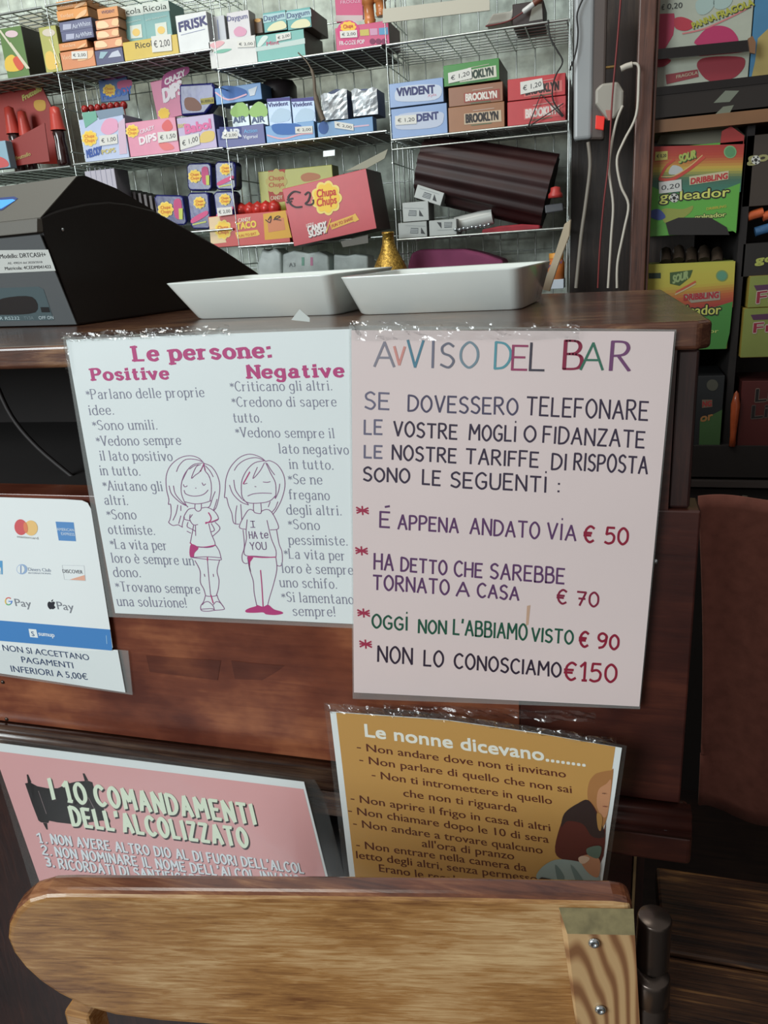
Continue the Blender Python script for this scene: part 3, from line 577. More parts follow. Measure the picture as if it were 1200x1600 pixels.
# --- grandmother poster
Y5 = -.031; tfn = lambda x, y: (500+x/2.069, 1080+y/2.069)
gold = (194, 148, 82)
cor = [tfn(*p) for p in [(32, 66), (400, 92), (700, 135), (976, 184), (862, 960), (135, 930)]]
t, pr = notice('ochre_poster', 'ochre laminated poster with brown text and a seated old woman', cor, Y5, [tfn(*p) for p in [(12, 38), (420, 78), (700, 118), (992, 178), (878, 965), (118, 935)]], filmmat=M_thin)
pr.tf = tfn
pr.poly([(52, 69), (400, 93), (700, 136), (955, 180), (842, 955), (152, 930)], gold, 1)
wm = [([(905, 262), (940, 256), (948, 262), (930, 400), (910, 440), (890, 400), (866, 350), (868, 300), (885, 272)], (170, 118, 70)), ([(925, 300), (942, 290), (930, 395), (912, 405), (895, 370), (900, 320)], (198, 142, 104)),
      ([(866, 352), (895, 390), (915, 450), (924, 420), (905, 560), (800, 548), (760, 520), (775, 440), (800, 390), (835, 362)], (88, 36, 30)), ([(835, 362), (870, 355), (905, 420), (920, 470), (880, 470), (850, 430), (800, 420), (780, 440), (790, 395)], (48, 34, 34)),
      ([(895, 395), (912, 405), (908, 450), (898, 440)], (176, 130, 72)), ([(760, 545), (820, 548), (865, 560), (900, 590), (895, 628), (800, 626), (705, 610), (712, 575)], (150, 166, 160)), ([(760, 560), (790, 600), (780, 626), (770, 620)], (106, 126, 122)), ([(810, 560), (850, 610), (845, 626), (830, 620)], (112, 132, 128)),
      ([(850, 532), (880, 530), (905, 548), (900, 600), (870, 590), (845, 555)], (186, 130, 96)), ([(862, 510), (890, 500), (910, 505), (900, 540), (868, 530)], (92, 110, 96)), ([(835, 540), (850, 532), (872, 540), (858, 556), (842, 556)], (206, 176, 150)),
      ([(700, 612), (800, 626), (895, 628), (880, 800), (720, 800)], (60, 44, 38))]
for k, (q, c) in enumerate(wm): (pr.smooth if len(q) < 11 or k == 0 else pr.poly)(q, c, 2+k)
pr.line([(912, 330), (922, 332)], (90, 60, 50), 1, 16); pr.line([(914, 372), (926, 374)], (130, 70, 60), 1, 16)
pr.build('woman_picture', t)
pr = Print((0, Y5-.0006, 0), (0, 1, 0), .00012, tfn)
pr.text('Le nonne dicevano........', (147, 146), (858, 243), 19, (232, 232, 220), .03); pr.build('heading', t)
pr = Print((0, Y5-.0006, 0), (0, 1, 0), .00012, tfn)
for s_, x0, y0, x1, y1 in [("- Non andare dove non ti invitano", 120, 190, 795, 280), ("- Non parlare di quello che non sai", 128, 231, 814, 330), ("- Non ti intromettere in quello", 168, 280, 750, 366), ("che non ti riguarda", 270, 340, 637, 391),
                           ("- Non aprire il frigo in casa di altri", 100, 356, 745, 453), ("- Non chiamare dopo le 10 di sera", 92, 395, 740, 491), ("- Non andare a trovare qualcuno", 108, 437, 720, 526), ("all'ora di pranzo", 330, 503, 628, 545),
                           ("- Non entrare nella camera da", 118, 506, 668, 583), ("letto degli altri, senza permesso", 118, 540, 703, 618), ("Erano le regole della casa", 192, 583, 640, 650)]:
    pr.text(s_, (x0, y0), (x1, y1), 11.6, (92, 42, 28), .02)
pr.build('body_text', t)
gloss(t, [tfn(*p) for p in [(12, 38), (420, 78), (700, 118), (992, 178), (878, 965), (118, 935)]], Y5-.002, film_mat('poster_film', .08, 6, .008, .1, .10))
tape(t, [tfn(*p) for p in [(15, 35), (420, 70), (420, 95), (30, 66)]], Y5-.0026, 12)
tape(t, [tfn(*p) for p in [(420, 72), (960, 150), (960, 175), (420, 96)]], Y5-.0026, 13)

# ================================================================== chair with the honey board
zb = Zr(-.38)
bl = onZ(60, 1395, zb); br = onZ(990, 1410, zb)
u = (br-bl); u.z = 0; u.normalize(); nb = Vector((-u.y, u.x, 0))     # away from the camera
def onB(px, py, d=0): return on_plane(px, py, bl+nb*d, nb)
t = thing('wooden_chair', 'honey wood chair back board with rounded end and screwed pine strip, in front of counter', 'chair', (bl.x+.2, bl.y+.03, 0))
out = [(990, 1412), (960, 1408), (700, 1402), (400, 1399), (200, 1397), (100, 1396), (70, 1397), (42, 1405), (22, 1422), (10, 1445), (8, 1468), (18, 1492), (36, 1515), (60, 1537), (90, 1557), (130, 1577), (180, 1591), (250, 1600), (400, 1611), (700, 1628), (1003, 1640)]
mb = MB(); mb.extrude([onB(*p) for p in out], nb*.019, M_board, rim=M_brim); bo = mb.build('back_board', t, .0055, 4)
for p in bo.data.polygons: p.use_smooth = False
# pine strip
M_pine = bpy.data.materials.new('pine_grain'); M_pine.use_nodes = True; nt = M_pine.node_tree; b = nt.nodes['Principled BSDF']
tc = nt.nodes.new('ShaderNodeTexCoord'); mp = nt.nodes.new('ShaderNodeMapping'); _pc = onB(915, 1600)-Vector((bl.x+.2, bl.y+.03, 0)); mp.inputs['Scale'].default_value = (1, 0, .22); mp.inputs['Location'].default_value = (-_pc.x, 0, -_pc.z*.22)
nz = nt.nodes.new('ShaderNodeTexNoise'); nz.inputs['Scale'].default_value = 22; nz.inputs['Detail'].default_value = 2
vm = nt.nodes.new('ShaderNodeVectorMath'); vm.operation = 'MULTIPLY_ADD'; vm.inputs[1].default_value = (.012, .012, .012)
wv = nt.nodes.new('ShaderNodeTexWave'); wv.wave_type = 'RINGS'; wv.rings_direction = 'Y'; wv.inputs['Scale'].default_value = 48; wv.inputs['Distortion'].default_value = 1.6; wv.inputs['Detail'].default_value = 2
rp = nt.nodes.new('ShaderNodeValToRGB'); e = rp.color_ramp.elements
e[0].position = .05; e[0].color = lin((132, 92, 62)); e[1].position = .8; e[1].color = lin((194, 160, 116)); q = e.new(.4); q.color = lin((170, 132, 92))
nt.links.new(tc.outputs['Object'], mp.inputs[0]); nt.links.new(mp.outputs[0], nz.inputs['Vector']); nt.links.new(nz.outputs['Color'], vm.inputs[0]); nt.links.new(mp.outputs[0], vm.inputs[2])
nt.links.new(vm.outputs[0], wv.inputs['Vector']); nt.links.new(wv.outputs['Fac'], rp.inputs[0]); nt.links.new(rp.outputs[0], b.inputs['Base Color']); b.inputs['Roughness'].default_value = .4; b.inputs['Coat Weight'].default_value = .2
s0 = [onB(*p, -.0005) for p in [(884, 1444), (988, 1446), (1000, 1660), (908, 1655)]]
s1 = [onB(*p, -.0005) for p in [(873, 1418), (990, 1420)]]
mb = MB(); th = nb*-.007
A, B_, C_, D_ = s0; E_, F_ = s1
mb.extrude([E_, F_, B_+th, A+th], (0, 0, -.0001), M_pine)
mb = MB()
V = [E_, F_, A+th, B_+th, D_+th, C_+th, D_, C_]
mb.face([E_, A+th, B_+th, F_], mat('olive_end_grain', (122, 112, 78), .6, var=.25, scale=120)); mb.face([A+th, D_+th, C_+th, B_+th], M_pine); mb.face([E_, D_, D_+th, A+th], M_pine); mb.face([F_, B_+th, C_+th, C_], M_pine); mb.face([E_, F_, C_, D_], M_pine)
st = mb.build('pine_strip', t)
for px, py in ((928, 1473), (938, 1577)):
    p = onB(px, py, -.008); mb = MB(); mb.lathe(p, [(.0034, 0), (.0034, .0008), (.0026, .0017), (.0012, .0018), (.0011, .0009), (0, .0009)], 18, M_screw, tuple(-nb)); mb.build('screw', st)
# legs / uprights of the chair
for px in (118, 800):
    p = onB(px, 1585, .006); mb = MB(); mb.box(p.x-.011, p.x+.011, p.y+.0, p.y+.018, 0, p.z, M_board)
    mb.build('leg', t, .003)
mb = MB(); c0 = bl+u*.04; c1 = br
mb.hexa([tuple(Vector((q.x, q.y, .44))) for q in (bl+u*.03, br-u*.0, br+nb*-.3, bl+u*.03+nb*-.3)]+[tuple(Vector((q.x, q.y, .47))) for q in (bl+u*.03, br, br+nb*-.3, bl+u*.03+nb*-.3)], M_board)
mb.build('seat', t, .004)
for q in (bl+u*.05-nb*.28, br-u*.03-nb*.28):
    mb = MB(); mb.box(q.x-.012, q.x+.012, q.y, q.y+.024, 0, .44, M_board); mb.build('leg', t, .003)

# metal tube uprights at the right
t = thing('metal_tube_post', 'dark bronze metal tube with rounded caps beside the pine strip', 'post', (0, 0, 0))
cpt = onB(1023, 1432, .012); t.location = (cpt.x, cpt.y, 0)
c2 = onB(1021, 1522, .004)
mb = MB(); r = .0104
mb.lathe((cpt.x, cpt.y, 0), [(r, 0), (r, cpt.z-.002), (r*.97, cpt.z-.0008), (r*.9, cpt.z), (0, cpt.z+.0002)], 28, M_metal); mb.build('inner_tube', t)
mb = MB(); r = .0115; z1 = c2.z
mb.lathe((c2.x-.001, c2.y, 0), [(r, 0), (r, z1-.022), (r*.94, z1-.021), (r*.94, z1-.0195), (r, z1-.018), (r, z1-.003), (r*.95, z1-.001), (r*.9, z1), (r*.3, z1+.0003)], 28, M_metal); mb.build('outer_sleeve', t)

# bench plank seat behind on the right
t = thing('plank_bench', 'rough dark brown plank bench in the shadow beside the counter', 'bench', (.35, .1, 0))
zz = Zr(-.75)
for i in range(3):
    mb = MB(); y0 = -.12+i*.13; mb.box(.078, .9, y0, y0+.126, zz-.03, zz, M_bench); mb.build('plank', t, .004)
for x in (.12, .85):
    for y in (-.08, .22):
        mb = MB(); mb.box(x-.02, x+.02, y-.02, y+.02, 0, zz-.031, M_dark); mb.build('leg', t)

# ================================================================== hanging garment
t_m = mat('brown_cloth', (140, 86, 74), .9, var=.15, scale=60, bump=.3)
mb = MB(); rows = []
for j in range(26):
    v = j/25; py = 780+(1295-780)*v; rowp = []
    for i in range(44):
        s_ = i/43; px = 1092+ (1400-1092)*s_ + 8*math.sin(v*3)
        p = onY(px, py+(-22*(1-s_)**2 if j > 20 else 0), .42)
        p.y += .010*math.sin(s_*13+v*1.2)*(.4+.6*v)+.016*math.sin(s_*6+1)
        rowp.append(p)
    rows.append(rowp)
mb.grid(rows, t_m); tag(mb.build('hanging_garment', solid=.003), 'dark brown cloth garment hanging to the right of the counter', 'clothing')

# ================================================================== ceramic trays
def tray(label, rl, rr, bl_, br_, Yr, Yb, yaw):
    a = onY(*rl, Yr); b = onY(*rr, Yr); c = onY(*bl_, Yb); d = onY(*br_, Yb)
    zt = (a.z+b.z)/2; zb_ = Zr(-.057)+.0004
    wt_ = (b-a).length; wb_ = (d-c).length; cx = (a.x+b.x+c.x+d.x)/4; dp = .125
    R = Matrix.Rotation(yaw, 3, 'Z'); o = Vector((cx, (Yr+Yb)/2, 0))
    def rect(hw, y0, y1, z, rad=.010, n=4):
        P = []
        for (x, y, a0) in ((hw-rad, y0+rad, -90), (hw-rad, y1-rad, 0), (-hw+rad, y1-rad, 90), (-hw+rad, y0+rad, 180)):
            for k in range(n+1):
                an = math.radians(a0+90*k/n); P.append(o+R@Vector((x+rad*math.cos(an), y+rad*math.sin(an), 0))+Vector((0, 0, z)))
        return P
    dy = (Yb-Yr)/2
    mb = MB()
    rows = [rect(wb_/2-.002, dy+.002, dp-dy-.002, zb_), rect(wb_/2, dy, dp-dy, zb_+.0015), rect(wt_/2-.0008, -dy+.0008, dp+dy, zt-.0015), rect(wt_/2-.0002, -dy+.0004, dp+dy, zt-.0004), rect(wt_/2-.0016, -dy+.0016, dp+dy-.0012, zt),
            rect(wt_/2-.0045, -dy+.0045, dp+dy-.004, zt-.0012), rect(wb_/2-.004, dy+.006, dp-dy-.004, zb_+.006), rect(wb_/2-.012, dy+.014, dp-dy-.012, zb_+.0042)]
    mb.grid(rows, M_ceram, close=True); mb.face(rows[-1], M_ceram); mb.face(rows[0][::-1], M_ceram)
    tg = mb.build('ceramic_tray'); tag(tg, label, 'tray', 'white ceramic trays on the counter'); tg.location = (0, 0, 0)
    return o, zt
tray('white rectangular ceramic tray next to the black cash register', (254, 440), (541, 430), (280, 495), (520, 491), .155, .185, -.14)
tray('white rectangular ceramic tray at the right, with folded paper behind', (526, 430), (822, 421), (549, 490), (812, 484), .120, .150, -.10)
# shallow paper leaf poking from the right tray
lf = MB(); pts = [onY(*p, .33) for p in [(846, 452), (866, 400), (882, 350), (891, 343), (889, 368), (872, 412), (858, 455)]]
lf.extrude(pts, (0.001, .001, 0), mat('kraft_paper', (176, 162, 138), .7, var=.08)); tag(lf.build('paper_strip'), 'beige paper strip sticking up behind the right tray', 'paper')
# little tape corner
tp = MB(); tp.extrude([onY(*p, -.006) for p in [(455, 500), (468, 483), (484, 497), (484, 503)]], (0, .0004, 0), mat('milky_tape', (190, 196, 192), .35)); tag(tp.build('tape_scrap'), 'small upturned corner of clear tape at counter edge', 'tape')

# ================================================================== cash register
ya = -.19; u2 = Vector((math.cos(ya), math.sin(ya), 0)); n2 = Vector((-math.sin(ya), math.cos(ya), 0))
p0 = onZ(122, 509, Zr(-.057)); sideN = u2
def S(px, py, d=0): return on_plane(px, py, p0-u2*d, sideN)
t = thing('cash_register', 'black and grey fiscal cash register on the left end of the counter', 'cash register', (p0-u2*.12+n2*.12)[:])
side = [(122, 507), (93, 428), (70, 372), (62, 340), (80, 332), (99, 326), (136, 318), (170, 315), (198, 318), (241, 329), (290, 356), (340, 384), (400, 424), (425, 443)]
P = [S(*p) for p in side]; zb_ = Zr(-.0565)
for p in P: p.z = max(p.z, zb_)
P[0].z = zb_; last = P[-1].copy(); last.z = zb_; P.append(last)
M_reg = mat('register_black', (31, 27, 26), .45, bump=.08, scale=700)
M_grey = mat('register_grey', (84, 88, 90), .5, bump=.08, scale=600)
M_top = mat('register_top_grey', (96, 94, 88), .55, bump=.1, scale=500)
mb = MB(); mb.extrude(P, -u2*.34, M_reg); mb.build('body', t, .002)
# top cover (inset wedge)
cap = [(64, 340), (92, 308), (122, 275), (132, 274), (181, 294), (241, 329), (198, 322), (150, 322), (100, 330)]
Pc = [S(*p, .003) for p in cap]
mb = MB(); mb.extrude(Pc, -u2*.33, M_reg); mb.build('top_cover', t)
# grey display face (slanted) with screen and lip
f0, f1 = S(64, 341, .0), S(121, 276, .003)
mb = MB(); nn = (f1-f0).cross(u2).normalized(); nn = nn if nn.y < 0 else -nn
mb.extrude([f0+nn*.001, f1+nn*.001, f1-u2*.32+nn*.001, f0-u2*.32+nn*.001], -nn*.001, M_top); df = mb.build('display_face', t)
pr = Print(f0+nn*.0012, nn, .0002); pr.poly([(-60, 314), (22, 307), (28, 310), (4, 328), (-60, 338)], (40, 60, 120), 1); pr.poly([(-60, 317), (20, 311), (24, 313), (2, 326), (-60, 333)], (70, 150, 220), 2, mat('blue_screen', (60, 140, 225), .3, emit=.55)); pr.build('screen', t)
g0, g1 = S(62, 341, -.0006), S(62, 363, -.0006)
mb = MB(); off = Vector((0, -.004, 0)); mb.extrude([g0+off, g1+off, g1+off-u2*.33, g0+off-u2*.33], (0, .01, 0), M_top); mb.build('front_lip', t, .001)
# front face: grey panel
h0, h1 = S(64, 366, -.0002), S(121, 506, -.0002)
ff = (h1-h0).cross(u2).normalized(); ff = ff if ff.y < 0 else -ff
mb = MB(); mb.extrude([h0+ff*.0015, h1+ff*.0015, h1+ff*.0015-u2*.33, h0+ff*.0015-u2*.33], -ff*.0012, M_grey); fp = mb.build('front_panel', t)
pr = Print(h0+ff*.0015, ff, .0003); pr.poly([(-60, 396), (0, 391), (75, 390), (87, 423), (0, 427), (-60, 432)], (196, 200, 196), 1)
pr.text('Modello: DRTCASH+', (0, 404), (72, 401), 7, (50, 52, 56), .01); pr.text('AE. 49024 del 2020/2018', (12, 413), (66, 411), 3.4, (120, 122, 124)); pr.text('Matricola: 4CEDM041422', (8, 422), (80, 419), 5, (60, 62, 66), .005)
pr.build('serial_label', t)
pr = Print(h0+ff*.0015, ff, .0003); pr.poly([(-60, 452), (60, 448), (68, 452), (84, 500), (-60, 503)], (72, 88, 92), 1); pr.smooth([(-10, 478), (5, 466), (50, 464), (55, 488), (0, 492), (-10, 490)], (28, 24, 24), 2)
pr.poly([(63, 480), (76, 480), (78, 488), (65, 488)], (24, 24, 26), 2); pr.text('TR RS232', (-6, 500), (31, 499.5), 5, (176, 196, 200), .01); pr.text('TV3A', (38, 499.5), (53, 499), 5, (120, 136, 140), .01); pr.text('OFF ON', (61, 499), (84, 498.5), 5, (186, 200, 204), .01); pr.build('port_panel', t)
sc_ = MB(); q = S(98, 359, -.0003); sc_.lathe(q, [(.0018, 0), (.0018, .0006), (0, .001)], 12, M_screw, tuple(u2)); sc_.build('screw', t)

# ================================================================== wire racks
YF = .95; YB = 1.115
def X_at(px, py, Y=YF): return onY(px, py, Y).x
xa0 = -1.62; xAB = X_at(100, 180); xBC = X_at(345, 160); xCD = X_at(609, 200); xDE = X_at(888, 200)
racks = [('left', xa0, xAB-.004, (.377, .206, .06), 'wire rack at the far left holding cola sweets'),
         ('b', xAB, xBC-.004, (.376, .2085, .061), 'wire rack left of centre, pastel lolly boxes on it'),
         ('c', xBC, xCD-.004, (.3425, .206, .0255), 'wire rack at the centre with mint packs and red tilted carton'),
         ('d', xCD, xDE, (.342, .190, .0175), 'wire rack at the right with stacked chewing gum cartons')]
wr_ = .0013
for nm, x0, x1, zs, lab in racks:
    t = thing('wire_rack', lab, 'rack', ((x0+x1)/2, YB, Zr(-.25)), 'wire racks behind the bar')
    mb = MB(); n = max(3, round((x1-x0)/.035))
    for i in range(n+1): x = x0+(x1-x0)*i/n; mb.wire((x, YB+.004, Zr(-.32)), (x, YB+.004, Zr(.62)), wr_, M_wire)
    z = -.32
    while z < .62: mb.wire((x0, YB+.006, Zr(z)), (x1, YB+.006, Zr(z)), wr_, M_wire); z += .075
    mb.build('back_grid', t)['kind'] = 'stuff'
    for zi, z in enumerate(((.49 if nm in ('left', 'b') else .53),)+zs+(-.13,)):
        mb = MB(); zt = Zr(z)-.0022
        for k in range(9): y = YF+.003+(YB-YF)*k/8; mb.wire((x0+.003, y, zt), (x1-.003, y, zt), wr_, M_wire)
        for i in range(n+1): x = x0+.004+(x1-x0-.008)*i/n; mb.wire((x, YF+.001, zt-.0018), (x, YB+.002, zt-.0018), wr_*1.1, M_wire)
        sh = mb.build('shelf', t); sh['kind'] = 'stuff'
        mb = MB(); mb.tube([(x0+.002, YF-.001, zt), (x1-.002, YF-.001, zt)], .0021, 8, M_wire); mb.tube([(x0+.002, YF-.0005, zt-.016), (x1-.002, YF-.0005, zt-.016)], .0014, 6, M_wire) if nm in 'd' and zi == 2 else None; mb.build('front_rod', sh)
        if (nm, zi) in (('c', 1), ('c', 2), ('b', 1), ('b', 2), ('left', 1), ('left', 2), ('d', 0)):
            mb = MB(); mb.box(x0+.006, x1-.006, YF+.004, YB-.004, zt+.0012, zt+.0020, mat('grey_card_liner', (120, 112, 102), .7, var=.25, scale=25)); mb.build('card_liner', sh)
    mb = MB()
    for xs in (x0+.001,):
        for k in range(5): y = YF+.004+(YB-YF)*k/4; mb.wire((xs, y, Zr(-.3)), (xs, y, Zr(.6)), wr_, M_wire)
        for z in [-.25+.08*i for i in range(11)]: mb.wire((xs, YF, Zr(z)), (xs, YB, Zr(z)), wr_, M_wire)
    if nm == 'd':
        for k in range(4): y = YF+.004+(YB-YF)*k/3; mb.wire((x1, y, Zr(-.3)), (x1, y, Zr(.6)), wr_*1.2, M_wire)
    mb.build('side_grid', t)['kind'] = 'stuff'

# price rail of the topmost shelf and pale clip
rl = MB(); rl.extrude([onY(*p, YF-.012) for p in [(598, 14), (765, -6), (765, 16), (598, 36)]], (0, .003, 0), mat('cream_plastic', (186, 182, 166), .5)); tag(rl.build('price_rail'), 'blank cream plastic price rail at the top centre', 'rail')
cl = MB(); cl.extrude([onY(*p, YF-.008) for p in [(505, 236), (523, 234), (523, 243), (505, 245)]], (0, .004, 0), mat('clear_clip', (200, 210, 210), .2)); tag(cl.build('shelf_clip'), 'tiny clear plastic clip on middle rack shelf', 'clip')

# ------------------------------------------------------------------ cartons
def frame_of(q, Y):
    TL, TR, BR, BL = [onY(*p, Y) for p in q]
    return TL, TR, BR, BL
def carton(name, label, q, Y=YF+.004, depth=.1, col=(200, 200, 200), side=None, snap=None, tilt=False, cat='box', group=None, cols=None, draw=None, rough=.4, top=None, parts=None, sz=None):
    """a printed carton from its front face outline; level unless tilt"""
    TL, TR, BR, BL = frame_of(q, Y)
    if tilt:
        uu = ((TR-TL)+(BR-BL)); uu.normalize(); vv = Vector((0, 1, 0)).cross(uu)*-1
        if vv.z < 0: vv = -vv
        c = (TL+TR+BR+BL)/4; w2 = ((TR-TL).length+(BR-BL).length)/4; h2 = ((TL-BL).length+(TR-BR).length)/4
        Q = [c-uu*w2-vv*h2, c+uu*w2-vv*h2, c+uu*w2+vv*h2, c-uu*w2+vv*h2]
    else:
        x0 = (TL.x+BL.x)/2; x1 = (TR.x+BR.x)/2; z1 = (TL.z+TR.z)/2; z0 = (BL.z+BR.z)/2 if snap is None else snap
        Q = [Vector((x0, Y, z0)), Vector((x1, Y, z0)), Vector((x1, Y, z1)), Vector((x0, Y, z1))]
    d = Vector((0, depth, 0))
    t = thing(name, label, cat, tuple((Q[0]+Q[1])/2+d/2), group)
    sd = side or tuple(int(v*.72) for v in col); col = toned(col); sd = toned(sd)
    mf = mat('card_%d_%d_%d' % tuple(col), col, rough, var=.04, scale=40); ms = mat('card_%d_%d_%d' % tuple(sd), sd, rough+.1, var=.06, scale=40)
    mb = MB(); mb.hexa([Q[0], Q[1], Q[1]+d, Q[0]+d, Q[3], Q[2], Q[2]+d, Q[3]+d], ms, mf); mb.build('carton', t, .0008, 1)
    if draw:
        pr = Print((0, Y, 0), (0, 1, 0), .00025); draw(pr); pr.build('print', t)
    return t, Q
def price(pr, txt, q, dark=(50, 50, 54), layer=6):
    pr.poly(q, (216, 216, 210), layer)
    (x0, y0), (x1, y1), (x2, y2), (x3, y3) = q     # TL TR BR BL
    h = ((y3-y0)+(y2-y1))/2; w_ = x2-x3
    a = (x3+w_*.10, y3-(y3-y0)*.30); b = (x2-w_*.10, y2-(y2-y1)*.30)
    pr.text(txt, a, b, h*.40, dark, .004, layer=layer+1)
def daisy(pr, cx, cy, r, layer=3, word=True, ry=None):
    pr.flower(cx, cy, r, ry or r, (236, 214, 120), layer); 
    pr.flower(cx, cy, r*.86, (ry or r)*.86, (240, 200, 70), layer+1)
    if word:
        pr.text('Chupa', (cx-r*.62, cy-r*.02), (cx+r*.62, cy-r*.14), r*.42, (196, 50, 50), .02, layer=layer+2)
        pr.text('Chups', (cx-r*.60, cy+r*.55), (cx+r*.66, cy+r*.42), r*.42, (196, 50, 50), .02, layer=layer+2)

Z1a = Zr(.377)-.0001; Z1b = Zr(.376); Z1c = Zr(.3425); Z1d = Zr(.342); Z2a = Zr(.206); Z2b = Zr(.2085); Z2c = Zr(.206); Z2d = Zr(.190); Z3b = Zr(.061); Z3c = Zr(.0255); Z3d = Zr(.0175)
c1 = lambda x, y: (x/3.75, y/3.75)
def q1(*a): return [c1(a[i], a[i+1]) for i in range(0, 8, 2)]
c2f = lambda x, y: (300+x/3.53, y/3.53)
def q2(*a): return [c2f(a[i], a[i+1]) for i in range(0, 8, 2)]
c3f = lambda x, y: (600+x/3.53, y/3.53)
def q3(*a): return [c3f(a[i], a[i+1]) for i in range(0, 8, 2)]
c5f = lambda x, y: (300+x/3.53, 230+y/3.53)
def q5(*a): return [c5f(a[i], a[i+1]) for i in range(0, 8, 2)]
def qpts(fn, *a): return [fn(a[i], a[i+1]) for i in range(0, len(a), 2)]

# level 1, far left: two tea cartons, a clear band in front
def dA(pr):
    pr.ell(18, 53, 10, 5.5, (214, 190, 196), 2); pr.smooth(qpts(c1, 30, 350, 70, 320, 110, 360, 120, 410, 40, 415), (222, 186, 70), 2); pr.smooth(qpts(c1, 75, 350, 110, 330, 140, 390, 110, 410), (206, 88, 64), 3); pr.line(qpts(c1, 0, 180, 160, 400), (206, 204, 180), 3, 4); pr.line(qpts(c1, 60, 250, 170, 400), (206, 204, 180), 2, 4)
carton('tea_carton', 'green fruit tea carton at far left of the top shelf', q1(-10, 168, 122, 152, 172, 410, 40, 432), depth=.12, col=(92, 128, 62), side=(44, 40, 34), snap=Z1a, draw=dA)
def dB(pr):
    pr.ell(76, 51, 10, 6, (206, 196, 180), 2); pr.smooth(qpts(c1, 265, 320, 300, 300, 330, 350, 340, 395, 280, 405), (224, 190, 96), 2); pr.line(qpts(c1, 290, 230, 350, 370), (214, 200, 150), 2, 3)
carton('tea_carton', 'yellow-green fruit tea carton beside the stacked orange gum packs', q1(222, 165, 325, 145, 368, 395, 270, 408), depth=.12, col=(176, 176, 88), snap=Z1b if False else Z1a, draw=dB)
for k, (a, colr) in enumerate([(q1(345, 298, 550, 288, 556, 350, 350, 368), (214, 134, 84)), (q1(342, 250, 510, 238, 514, 284, 346, 296), (220, 142, 80)), (q1(350, 185, 545, 160, 550, 222, 368, 245), (88, 92, 128)), (q1(345, 128, 535, 105, 543, 165, 350, 188), (96, 100, 132)), (q1(330, 62, 512, 40, 518, 100, 335, 122), (226, 150, 74)), (q1(328, 8, 505, -14, 512, 38, 330, 60), (226, 148, 72))]):
    def dr(pr, k=k, a=a):
        x0, y0 = a[3]; x1, y1 = a[2]; h = a[3][1]-a[0][1]
        if k in (2, 3): pr.poly([(x0+5, y0-3), (x0+18, y0-5), (x0+18, y0-h+3), (x0+5, y0-h+4)], (170, 174, 196), 2); pr.text('AirWhite', (x0+20, y0-5), (x1-3, y1-5), h*.45, (190, 196, 214), .02)
        else: pr.text('Vivident', (x0+5, y0-4), (x0+26, y0-7), h*.4, (240, 206, 170), .01); pr.smooth([(x0+28, y0-3), (x0+36, y0-h+3), (x1-3, y1-h+4), (x1-6, y1-3)], (232, 186, 140), 2)
        if k == 0: price(pr, '€ 2,00', q1(418, 302, 510, 298, 512, 342, 420, 346))
    carton('gum_pack', ['orange gum pack at the bottom of the left stack, price label on it', 'second orange gum pack up in the left stack', 'lower dark blue gum pack in the left stack', 'upper dark blue gum pack in the left stack', 'orange gum pack resting on the two blue ones', 'topmost orange gum pack of the left stack'][k], a, depth=.07, col=colr, draw=dr, group='gum packs stacked on the top shelf', snap=None if k else Z1a, cat='gum pack')
for k, (a, colr) in enumerate([(q1(555, 292, 720, 280, 722, 340, 558, 354), (70, 72, 112)), (q1(550, 234, 716, 222, 720, 278, 553, 290), (220, 146, 100)), (q1(562, 178, 695, 166, 700, 218, 565, 232), (222, 150, 104)), (q1(558, 118, 692, 106, 700, 160, 562, 176), (224, 156, 112)), (q1(568, 48, 690, 38, 695, 102, 572, 112), (214, 140, 74))]):
    def dr(pr, k=k, a=a):
        x0, y0 = a[3]; x1, y1 = a[2]; h = a[3][1]-a[0][1]
        if k == 4: pr.text('VIVIDENT', (x0+6, y0-8), (x1-6, y1-8), h*.28, (70, 66, 110), .02)
        elif k == 0: pr.poly([(x0+6, y0-3), (x0+12, y0-3), (x0+20, y0-h+3), (x0+8, y0-h+3)], (150, 180, 190), 2); pr.poly([(x0+20, y0-4), (x1-3, y1-3), (x1-8, y1-h+4), (x0+26, y0-h+4)], (190, 196, 210), 2)
        else: pr.smooth([(x0+3, y0-3), (x0+3, y0-h+3), (x0+14, y0-h+2), (x0+20, y0-5)], (236, 206, 166), 2); pr.smooth([(x1-12, y1-4), (x1-10, y1-h+3), (x1-2, y1-h+3), (x1-3, y1-3)], (236, 196, 150), 2)
    carton('gum_pack', ['dark blue and white gum pack under the right stack', 'orange gum pack just above the blue one, right stack', 'middle orange gum pack of the right stack', 'fourth gum pack up in the right stack', 'orange gum pack with blue lettering topping the right stack'][k], a, depth=.07, col=colr, draw=dr, group='gum packs stacked on the top shelf', snap=None if k else Z1b, cat='gum pack')
carton('pale_carton', 'pale plain carton behind the two fruit tea cartons', [(30, 24), (68, 20), (76, 100), (40, 104)], Y=YF+.11, depth=.03, col=(168, 168, 146), snap=Z1a)
